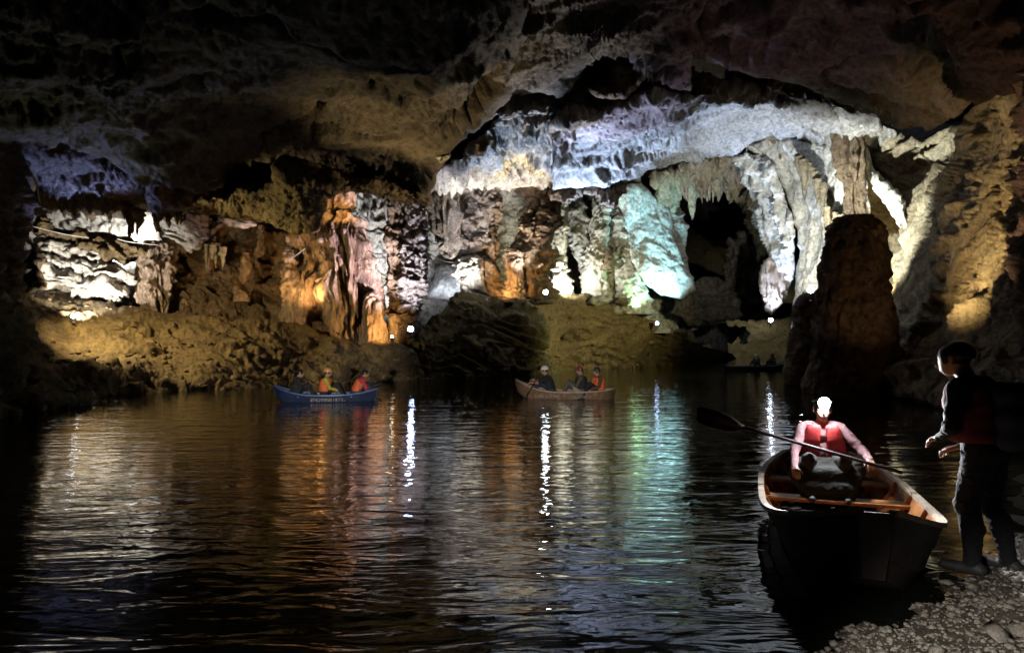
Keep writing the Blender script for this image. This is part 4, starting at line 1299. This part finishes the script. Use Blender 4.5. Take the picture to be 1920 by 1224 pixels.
WOOD_O = plain('orange_painted_wood', (.36, .14, .035), .5, var=.55, sc=7, bump=.4)
WOOD_D = plain('dark_tarred_wood', (.028, .02, .018), .6, var=.4, sc=8, bump=.4)
WOOD_B = plain('brown_boat_wood', (.20, .12, .07), .55, var=.4, sc=8, bump=.4)
WOOD_P = plain('pale_worn_wood', (.42, .34, .26), .6, var=.3, sc=12, bump=.4)
BLUE_P = plain('blue_boat_paint', (.022, .034, .075), .4, var=.3, sc=7, bump=.2)
BLUE_L = plain('light_blue_paint', (.10, .16, .34), .4, var=.25, sc=7, bump=.2)
GREY_P = plain('pale_boat_paint', (.45, .46, .48), .5, var=.25, sc=7, bump=.2)
LETTER = plain('faded_white_lettering', (.26, .23, .20), .6, var=.3, sc=30, bump=0)


def marks_on(parent, n, x0, x1, y, z, rz, seed):
    """a row of worn, unreadable painted characters along a boat's side"""
    r = np.random.default_rng(seed)
    V, F = [], []
    s = 1 if y > 0 else -1
    for i in range(n):
        t = (i + .5) / n
        if r.uniform() < .12: continue
        cx = x0 + (x1 - x0) * t; w = abs(x1 - x0) / n * .62; h = .085 * r.uniform(.85, 1.1)
        segs = [((-1, -1), (-1, 1)), ((1, -1), (1, 1)), ((-1, 1), (1, 1)), ((-1, -1), (1, -1)), ((-1, 0), (1, 0)), ((-1, 1), (1, -1))]
        for k in r.choice(6, r.integers(2, 5), replace=False):
            (ax, az), (bx, bz) = segs[k]
            a = np.array((cx + ax * w / 2, z + az * h / 2)); b = np.array((cx + bx * w / 2, z + bz * h / 2))
            d = b - a; d /= np.linalg.norm(d); q = np.array((-d[1], d[0])) * .009
            m = len(V)
            for p in (a - q, b - q, b + q, a + q):
                V.append((p[0], y + s * (.012 + .06 * (p[1] - z)), p[1]))
            F.append((m, m + 1, m + 2, m + 3))
    o = mesh_obj('lettering', V, F, LETTER, parent, smooth=False)
    m = o.modifiers.new('paint', 'SOLIDIFY'); m.thickness = .004
    o['kind'] = 'stuff'
    return o

# ================================================================== THE BOATS AND THEIR PEOPLE
# --- blue boat, left: bow to the right in the picture
YB = 20.0
bl = PT(612, 752, YB); bl.z = 0
b1, s1 = boat('rowing_boat', 'blue boat with three people, left on the river', 2.95, .95, .29, .16, .28, BLUE_P, BLUE_P, BLUE_L, bl, math.radians(8), tip_b=.30, tip_s=.22, seats=(-.45, .02, .45), draft=.09)
marks_on(b1, 26, -.42, .60, -.462, .075, 0, 3)
c8, s8 = math.cos(math.radians(8)), math.sin(math.radians(8))
def on(b, x, y, z):
    return (b.x + x * c8 - y * s8, b.y + x * s8 + y * c8, z)
person('person in dark clothes hunched at the left end of the blue boat', on(bl, -.92, 0, .16), math.radians(20), (BLACKCLOTH, BLACKCLOTH), .018, lean=.12, hands=[(.36, .12, .18), (.36, -.12, .18)], head_down=.02)
person('person with orange helmet and yellow sleeves in the middle of the blue boat', on(bl, -.06, 0, .16), math.radians(8), (YELLOWCLOTH, BLACKCLOTH), .018, helmet=ORANGEPL, vest=ORANGEVEST, lean=.06, hands=[(.40, .12, .16), (.40, -.12, .16)], head_down=.01)
person('person in orange life vest bending forward at the right end of the blue boat', on(bl, .80, 0, .16), math.radians(14), (REDCLOTH, NAVY), .018, vest=ORANGEVEST, lean=.24, hands=[(.52, .10, .08), (.52, -.12, .08)], head_down=.04, vest_open=True)
paddle('short black paddle lying over the right end of the blue boat', on(bl, .95, -.2, .33), on(bl, 1.62, -.1, .52), .3, (0, .3, .95), .12, BLACKPL)

# --- orange boat, middle: bow to the left
bm = PT(1060, 746, 21.0); bm.z = 0
c8, s8 = math.cos(math.radians(174)), math.sin(math.radians(174))
b2, s2 = boat('rowing_boat', 'orange-bowed wooden boat with lettering on its side and three people, mid river', 3.05, .95, .32, .36, .10, WOOD_B, WOOD_O, WOOD_P, bm, math.radians(174), tip_b=.20, tip_s=.30, seats=(-.55, -.2, .4), draft=.10)
marks_on(b2, 12, .92, -.02, .462, .100, 180, 5)
marks_on(b2, 9, -.12, -.78, .474, .085, 180, 9)
person('rower in white helmet holding a paddle in the orange boat', on(bm, .42, 0, .17), math.radians(176), (BLACKCLOTH, NAVY), .018, helmet=WHITEPL, vest=BLACKCLOTH, lean=.16, sleeve=False, hands=[(.62, .22, .32), (.58, -.02, .40)])
person('person with maroon helmet sitting behind the rower in the orange boat', on(bm, -.50, 0, .17), math.radians(170), (OLIVE, GREYCLOTH), .018, helmet=REDPL, vest=BLACKCLOTH, lean=.02, hands=[(.34, .13, .14), (.34, -.13, .14)], head_turn=.3)
person('person with black helmet at the right end of the orange boat', on(bm, -1.02, .02, .15), math.radians(200), (BROWNCLOTH, BLACKCLOTH), .018, helmet=BLACKPL, vest=ORANGEVEST, lean=.03, hands=[(.34, .13, .14), (.34, -.13, .14)])
paddle('paddle held by the white-helmeted rower, dipping beside the orange boat', on(bm, .80, .25, .72), on(bm, 1.20, .62, .02), .42, (.6, 0, .6), .16, WOOD_D)
tag(mass('dry_bag', [(1072, 722), (1080, 724), (1092, 734), (1096, 744), (1084, 746), (1074, 734)], [(1072, 722, 20.8), (1092, 734, 20.8), (1084, 746, 20.8)], plain('grey_bag_fabric', (.36, .34, .28), .7), lambda P: .01 * fbm(P, 6, 2), step=1.2, bulge=.12, thick=.12, R=8, rag=0),
    'pale grey bag lying in the orange boat', 'bag')

# --- far boat
bf = PT(1420, 690, 42.0); bf.z = 0
b3, s3 = boat('rowing_boat', 'long low boat with a pale raised end, far down the river', 5.6, 1.0, .34, .30, .10, WOOD_D, GREY_P, GREY_P, bf, math.radians(30), tip_b=.5, tip_s=.2, seats=(-.3, .2), draft=.10)
c8, s8 = math.cos(math.radians(30)), math.sin(math.radians(30))
person('dark far figure with a pale helmet, left one in the far boat', on(bf, .05, 0, .17), math.radians(210), (BLACKCLOTH, BLACKCLOTH), .03, helmet=WHITEPL, lean=.10)
person('dark far figure, right one in the far boat', on(bf, 1.5, 0, .17), math.radians(210), (BLACKCLOTH, BLACKCLOTH), .03, helmet=GREYCLOTH, lean=.10)

# --- near boat: bow towards the photographer
tipX, tipY = 2.40, 4.50
axis = np.array([.33, .944])                    # from bow to stern
Ln = 4.1
cen = np.array([tipX, tipY]) + axis * Ln / 2
rz_n = math.atan2(-axis[1], -axis[0])
bn = Vector((cen[0], cen[1], 0))
b4, s4 = boat('rowing_boat', 'big wooden boat nosing in to the near shore, bow in dark shadow', Ln, 1.38, .42, .33, .10, WOOD_D, WOOD_O, WOOD_P, bn, rz_n, tip_b=.16, tip_s=.5, seats=(-.55, -.12, .42), draft=.12, nst=48, power=3.2, flare=.62)
c8, s8 = math.cos(rz_n), math.sin(rz_n)
# bow deck
V = []
for u in np.linspace(.80, 1.0, 8):
    for s in (-1, 1):
        x, y, z = s4(u, 1, s)
        V.append((x, y * .96, z + .004))
nn = len(V)
V += [(x, y, z - .03) for x, y, z in V]
F = []
for i in range(7):
    a = i * 2
    F += [(a, a + 1, a + 3, a + 2), (nn + a, nn + a + 2, nn + a + 3, nn + a + 1)]
F += [(0, nn, nn + 1, 1)]
mesh_obj('bow_deck', V, F, WOOD_P, b4, smooth=False)

ROSE = plain('faded_rose_cloth', (.30, .17, .18), .85, bump=.4, bsc=60)
DARKTROUSER = plain('dark_olive_trousers', (.035, .036, .03), .9, bump=.4, bsc=60)
rx, ry = 3.27, 7.22
rower = person('rower facing us in red life vest with a blazing headlamp, in the near boat', (rx, ry, .36), math.atan2(-ry, -rx) + .12, (ROSE, DARKTROUSER), .010, vest=REDVEST, lean=.06, hands=[(.36, .40, .22), (.44, -.30, .12)], spread=.14, knees=.20, feet_fwd=.50, vz=(.10, .52))
TARP = plain('dark_tarp_cloth', (.016, .017, .014), .9, bump=.6, bsc=40)
tp = empty('tarp', (rx, ry, .36), rower.rotation_euler.z)
tag(tp, 'dark olive tarp bundled over the knees of the near rower', 'tarp')
body_mesh('cloth', [(V3(.26, -.28, .09), V3(.26, .26, .10), .115, .12, 1), (V3(.39, -.22, .03), V3(.41, .20, .02), .125, .12, 1), (V3(.50, -.17, -.07), V3(.51, .16, -.08), .11, .11, 1)], [TARP, TARP], .012, .05, tp)
# headlamp with its band
rr = rower.rotation_euler.z
def rloc(x, y, z):
    return Vector((rx + x * math.cos(rr) - y * math.sin(rr), ry + x * math.sin(rr) + y * math.cos(rr), .36 + z))
hc = V3(.06 * 1.15 + .03, 0, .685)
lampP = rloc(hc[0] + .135, 0, hc[2] + .075)
hl = empty('headlamp', lampP, rr)
tag(hl, 'headlamp shining straight at us on the forehead of the near rower', 'headlamp')
def disc(name, r, x0, x1, mat, parent, n=24, r2=None):
    r2 = r if r2 is None else r2
    V = [(x0, r * math.cos(2 * math.pi * i / n), r * math.sin(2 * math.pi * i / n)) for i in range(n)] + [(x1, r2 * math.cos(2 * math.pi * i / n), r2 * math.sin(2 * math.pi * i / n)) for i in range(n)]
    F = [(i, (i + 1) % n, n + (i + 1) % n, n + i) for i in range(n)] + [tuple(range(n))[::-1], tuple(range(n, 2 * n))]
    return mesh_obj(name, V, F, mat, parent, smooth=False)
hh = disc('housing', .036, -.05, .0, BLACKPL, hl, r2=.058)
disc('lens', .055, .001, .012, glow('headlamp_glass', (.92, .95, 1), 1500), hh)
band = [(-.135 + .115 * math.cos(a), .095 * math.sin(a), .0) for a in np.linspace(.3, 2 * math.pi - .3, 26)]
tube('band', band, .010, BLACKPL, hl, 6)
hp = bpy.data.lights.new('headlamp_light', 'SPOT')
hp.energy = HEAD_W; hp.color = (.93, .96, 1); hp.spot_size = math.radians(66); hp.spot_blend = .6; hp.shadow_soft_size = .03
hpo = bpy.data.objects.new('headlamp_light', hp)
hpo.location = rloc(hc[0] + .17, 0, hc[2] + .075)
tgt = Vector((2.4, 4.0, .25))
hpo.rotation_euler = (tgt - hpo.location).to_track_quat('-Z', 'Y').to_euler()
COL.objects.link(hpo)
# paddle held across the boat: blade far out on the left of the picture
pA = PT(1692, 886, 6.55); pB = PT(1307, 776, 7.3)
paddle('long paddle held across the near boat, blade out on the left', pA, pB, .52, (0, -.25, .97), .20, WOOD_D, r=.017)

# --- standing person on the shore, a dark silhouette, facing the boat
JET = plain('jet_black_cloth', (.008, .008, .010), .9, bump=.5, bsc=50)
DARKRED = plain('dark_red_vest_fabric', (.14, .015, .015), .8, bump=.3, bsc=40)


def standing_person():
    X, Y = 3.56, 5.15
    z0 = float(shore_z(np.array([X]), np.array([Y]))[0])
    root = empty('person', (X, Y, z0), math.radians(124))
    root.scale = (1.06, 1.12, 1.02)
    tag(root, 'person in dark clothes and life vest standing on the shore, in silhouette', 'person')
    # local: faces +x (to the boat, left in the picture), y to the side
    P = []
    P += [(V3(-.02, -.075, .93), V3(-.02, .075, .93), .125, .125, PA), (V3(-.02, 0, .98), V3(.02, 0, 1.18), .13, .14, SH),
          (V3(.06, -.10, 1.28), V3(.06, .10, 1.28), .125, .125, SH), (V3(.08, -.145, 1.37), V3(.08, .145, 1.37), .075, .075, SH),
          (V3(.10, 0, 1.40), V3(.15, 0, 1.50), .060, .056, SK)]
    hd = V3(.18, 0, 1.57)
    P += head_prims(hd, (1, .1, -.3), SK, 1.05, HA)
    for q in (1, -1):
        sh = V3(.08, .20 * q, 1.36)
        el = V3(.02 + (.05 if q > 0 else 0), .30 * q, 1.08)
        wr = V3(.21, .16 * q, .98 if q > 0 else .88)
        P += [(sh, el, .070, .055, SH), (el, wr, .052, .036, SH)]
        P += hand_prims(wr, V3(.85, -.35 * q, -.25), V3(0, 0, 1), V3(.2, -q, .1), SK, 1.0, .55)
    for q, kx, ax in ((1, .06, .02), (-1, .02, -.10)):
        hip = V3(-.02, .095 * q, .90); kn = V3(kx, .12 * q, .50); an = V3(ax, .13 * q, .09)
        P += [(hip, kn, .108, .075, PA), (kn, V3((kx + ax) / 2 - .02, .125 * q, .34), .072, .072, PA), (V3((kx + ax) / 2 - .02, .125 * q, .34), an, .072, .05, PA),
              (an - V3(.05, 0, .04), an + V3(.17, .02 * q, -.05), .045, .038, SO)]
    body_mesh('body', P, [SKIN, JET, JET, SHOE, DARKHAIR], .008, .035, root)
    dome('hair', hd + V3(-.022, 0, .032), .104, DARKHAIR, root, cut=-.25, zs=.95)
    v = vest_mesh('life_vest', .0, DARKRED, root, .98, 1.40, 1.12)
    for p in v.data.vertices:
        p.co.x += .02 + .09 * (p.co.z - .98)
    pk = body_mesh('backpack', [(V3(-.20, -.09, 1.02), V3(-.20, .09, 1.02), .10, .10, 0), (V3(-.21, -.09, 1.16), V3(-.21, .09, 1.16), .11, .11, 0), (V3(-.17, -.08, 1.32), V3(-.17, .08, 1.32), .09, .09, 0), (V3(-.30, -.05, 1.06), V3(-.30, .05, 1.06), .06, .06, 0)], [NAVY], .02, .05, root)
    return root


standing_person()

# ================================================================== FLOODLIGHTS THAT SHOW IN THE PICTURE
LAMP_BODY = plain('lamp_housing', (.05, .05, .05), .5, bump=0)


def floodlight(label, p, aim, col, strength, size=.14):
    root = empty('floodlight', p)
    tag(root, label, 'floodlight', 'floodlights on the banks')
    d = (Vector(aim) - Vector(p)).normalized()
    root.rotation_euler = d.to_track_quat('X', 'Z').to_euler()
    s = size
    def bx(name, x0, x1, y0, y1, z0, z1, m):
        V = [(x, y, z) for x in (x0, x1) for y in (y0, y1) for z in (z0, z1)]
        return mesh_obj(name, V, [(0, 1, 3, 2), (4, 6, 7, 5), (0, 4, 5, 1), (2, 3, 7, 6), (0, 2, 6, 4), (1, 5, 7, 3)], m, root, smooth=False)
    hs = bx('housing', -.08, 0, -s, s, -s * .8, s * .8, LAMP_BODY)
    disc('lamp_glass', s * .75, .002, .014, glow('lamp_glass_' + str(int(strength)), col, strength), hs)
    bx('bracket', -.10, -.06, -s * 1.15, s * 1.15, -s * 1.3, -s * .85, LAMP_BODY)
    bx('foot', -.12, .04, -.05, .05, -s * 2.6, -s * 1.3, LAMP_BODY)
    return root


FL = [((137, 593, 27.0), (180, 500, 24), (.85, .9, 1), 10, .12, 'small floodlight on the left mud slope below the white ledges'),
      ((770, 617, 29.2), (765, 470, 22), (.45, .58, 1), 150, .15, 'blue-white floodlight at the foot of the double pillar'),
      ((735, 631, 29.6), (700, 600, 25), (1, .75, .45), 16, .08, 'small warm lamp beside the orange stump'),
      ((1023, 548, 36.2), (1010, 430, 24), (.8, .93, 1), 110, .16, 'white floodlight between the brown column and the olive slope'),
      ((1232, 606, 43.0), (1228, 560, 33), (.45, .6, 1), 16, .14, 'small blue lamp at the right foot of the olive slope'),
      ((1445, 600, 37.5), (1440, 560, 27), (.7, .82, 1), 35, .15, 'far floodlight under the hanging drapery'),
      ((1520, 543, 26.6), (1510, 430, 18), (.9, .95, 1), 160, .16, 'floodlight on the ledge left of the big stalagmite')]
for p, a, c, s, sz, lab in FL:
    floodlight(lab, PT(*p), PT(*a), c, s, sz)

# ================================================================== CABLES
CABLE_W = plain('pale_cable', (.55, .53, .48), .5, bump=0)
CABLE_D = plain('dark_cable', (.04, .04, .04), .5, bump=0)
for pts, Y, m, lab in [([(60, 424), (90, 432), (125, 440), (166, 446)], 30.8, CABLE_W, 'pale cable along the ochre ledge at far left'),
                       ([(220, 448), (245, 454), (300, 460)], 31.0, CABLE_W, 'short pale cable to the right of the ochre ledge'),
                       ([(52, 316), (62, 330), (69, 345), (72, 368), (76, 382)], 22.5, CABLE_W, 'thin white cable hanging down the dark left wall'),
                       ([(360, 340), (382, 340), (406, 338)], 26.0, CABLE_W, 'thin pale cable under the roof right of the hanging lump'),
                       ([(540, 490), (556, 478), (572, 466)], 30.6, CABLE_W, 'pale rod slanting over the orange block'),
                       ([(690, 470), (706, 476), (728, 474)], 31.0, CABLE_D, 'dark cable between the flowstone and the double pillar'),
                       ([(800, 472), (816, 482), (834, 490), (850, 492)], 36.0, CABLE_D, 'dark cable sagging right of the double pillar')]:
    q = cspline(np.array([PTA(x, y, Y) for x, y in pts]), 16)
    tag(tube('cable', q, .022, m, None, 6), lab, 'cable')

# ================================================================== LAMPS
def spot(name, pos, target, col, watt, ang=90, blend=.8, rad=.12):
    d = bpy.data.lights.new(name, 'SPOT')
    d.energy = watt; d.color = col; d.spot_size = math.radians(ang); d.spot_blend = blend; d.shadow_soft_size = rad
    o = bpy.data.objects.new(name, d)
    o.location = pos
    o.rotation_euler = (Vector(target) - Vector(pos)).to_track_quat('-Z', 'Y').to_euler()
    COL.objects.link(o)
    return o


W, B, BB, O, G, T, V, YL = (1, .95, .86), (.52, .68, 1), (.35, .45, 1), (1, .55, .18), (.45, 1, .55), (.40, .88, 1), (.72, .55, 1), (1, .82, .38)
SPOTS = [
 # left recess
 ('recess', (139, 592, 27.8), (190, 490, 32.2), W, 2300, 100),
 ('recess_back', (230, 450, 35.2), (210, 420, 38), W, 700, 150),
 ('recess_back_b', (330, 462, 35.2), (310, 420, 38), (1, .88, .76), 500, 150),
 ('slab_blue', (150, 480, 27.6), (170, 318, 25.2), BB, 700, 86),
 ('roof_edge', (1495, 538, 26), (690, 310, 29), (1, .8, .5), 7000, 17),
 # orange group
 ('orange_a', (590, 566, 30.9), (575, 500, 33), O, 300, 110),
 ('orange_b', (731, 626, 29.6), (690, 590, 31.6), O, 420, 110),
 ('orange_c', (652, 402, 31.2), (632, 375, 32.4), O, 120, 140),
 ('orange_d', (515, 580, 31.2), (480, 470, 33), O, 190, 100),
 ('flute_white', (790, 606, 29.0), (672, 480, 31.6), (1, .80, .92), 3400, 56),
 ('pillar', (772, 610, 29.6), (775, 480, 32), (.85, .85, 1), 2800, 70),
 ('backwall', (705, 570, 37.5), (700, 430, 42), (.95, .97, 1), 2600, 120),
 ('dome', (835, 562, 36.4), (848, 500, 39.6), (.8, .88, 1), 420, 110),
 ('exit_glow_fill', (1400, 650, 71), (1396, 630, 76), (1, 1, .6), 900, 110),  # added lamp on the far wall, imitates glow from an exit
 ('far_rock', (1340, 668, 64), (1350, 630, 68), (.95, .95, 1), 500, 70),
 # central
 ('centre', (1023, 540, 36.2), (930, 350, 36), W, 2300, 84),
 ('centre_b', (872, 556, 34.6), (880, 400, 37.5), W, 1500, 90),
 ('centre_yellow', (985, 398, 35.4), (978, 312, 33.6), (1, .72, .2), 420, 90),
 ('centre_orange', (940, 556, 35.6), (965, 500, 37.6), O, 420, 110),
 ('vault', (1085, 546, 38.5), (1160, 242, 33), B, 9000, 62),
 ('vault_b', (1445, 598, 37.3), (1440, 250, 33.5), B, 4200, 50),
 ('chamber', (1060, 552, 40.3), (1090, 430, 44), (.92, .95, .85), 1500, 130),
 ('green', (1200, 575, 41.6), (1170, 500, 43.4), G, 420, 120),
 ('teal', (1300, 604, 39.8), (1215, 430, 44.5), T, 3900, 66),
 # right
 ('curtain', (1520, 536, 27.0), (1520, 380, 33), (.95, 1, .95), 3400, 100),
 ('sweep', (1524, 534, 27.0), (1725, 365, 30), (.92, 1, .90), 4600, 72),
 ('curtain_b', (1446, 598, 37), (1470, 480, 38), B, 1200, 110),
 ('alcove', (1650, 570, 28), (1665, 430, 33), YL, 900, 100),
 ('right_wall', (1600, 700, 18), (1815, 410, 19.4), (1, .70, .30), 2000, 60),
 ('stal_fill', (1690, 690, 19), (1600, 500, 23.4), (1, .6, .35), 60, 60),  # weak fill added to keep the stalagmite visible, no lamp stands there
 ('right_wall_b', (1740, 660, 16.5), (1890, 280, 15.0), (1, .55, .36), 260, 60),
 # roof tints
 ('roof_violet', (1030, 540, 35.5), (1180, 165, 27), V, 2400, 36),
 ('roof_mid', (1090, 546, 38.0), (1010, 110, 22), (.98, .88, .78), 4200, 26),
 ('cap', (935, 552, 36), (985, 245, 29.5), B, 4200, 50),
 ('roof_fill', (150, 586, 26.5), (330, 110, 17), (.95, 1, .6), 300, 52),  # faint fill added to bring out the roof's relief, no such lamp
 ('roof_right', (1480, 640, 27.8), (1560, 90, 20), (1, .5, .62), 420, 60),
 ('roof_left', (770, 606, 29.0), (760, 250, 24), (1, .72, .3), 2200, 54),
 ('bulge', (160, 580, 26.8), (540, 370, 28.5), YL, 1900, 36),
 ('slope_left', (90, 470, 24), (340, 650, 28), (1, .76, .36), 1900, 120),
 ('slope_mid', (1500, 538, 26.4), (1100, 640, 42), (.95, .9, .42), 6000, 58),
]
for nm, p, t, c, w, a in SPOTS:
    spot('lamp_' + nm, PT(*p), PT(*t), c, w, a)
# torches of the visitors standing beside the photographer
spot('torch_left', (-2.5, -.5, 1.7), PT(620, 730, 20), (1, .95, .9), 6000, 10, .6, .05)
spot('torch_mid', (-1.2, -.5, 1.7), PT(1060, 725, 21), (1, .93, .85), 5000, 9, .6, .05)
spot('torch_shore', (-.3, 1.0, 1.9), (2.5, 3.35, 0), (1, .95, .88), 650, 30, .8, .05)

# haze
if HAZE > 0:
    me = mesh_obj('haze', [(x, y, z) for x in (-75, 75) for y in (-20, 140) for z in (-2.5, 40)], [(0, 1, 3, 2), (4, 6, 7, 5), (0, 4, 5, 1), (2, 3, 7, 6), (0, 2, 6, 4), (1, 5, 7, 3)], [], smooth=False)
    me['kind'] = 'stuff'
    m = bpy.data.materials.new('cave_mist'); m.use_nodes = True
    m.node_tree.nodes.remove(m.node_tree.nodes['Principled BSDF'])
    pv = m.node_tree.nodes.new('ShaderNodeVolumePrincipled')
    pv.inputs['Color'].default_value = (.8, .85, 1, 1); pv.inputs['Density'].default_value = HAZE; pv.inputs['Anisotropy'].default_value = .5
    m.node_tree.links.new(pv.outputs[0], m.node_tree.nodes['Material Output'].inputs['Volume'])
    me.data.materials.append(m)
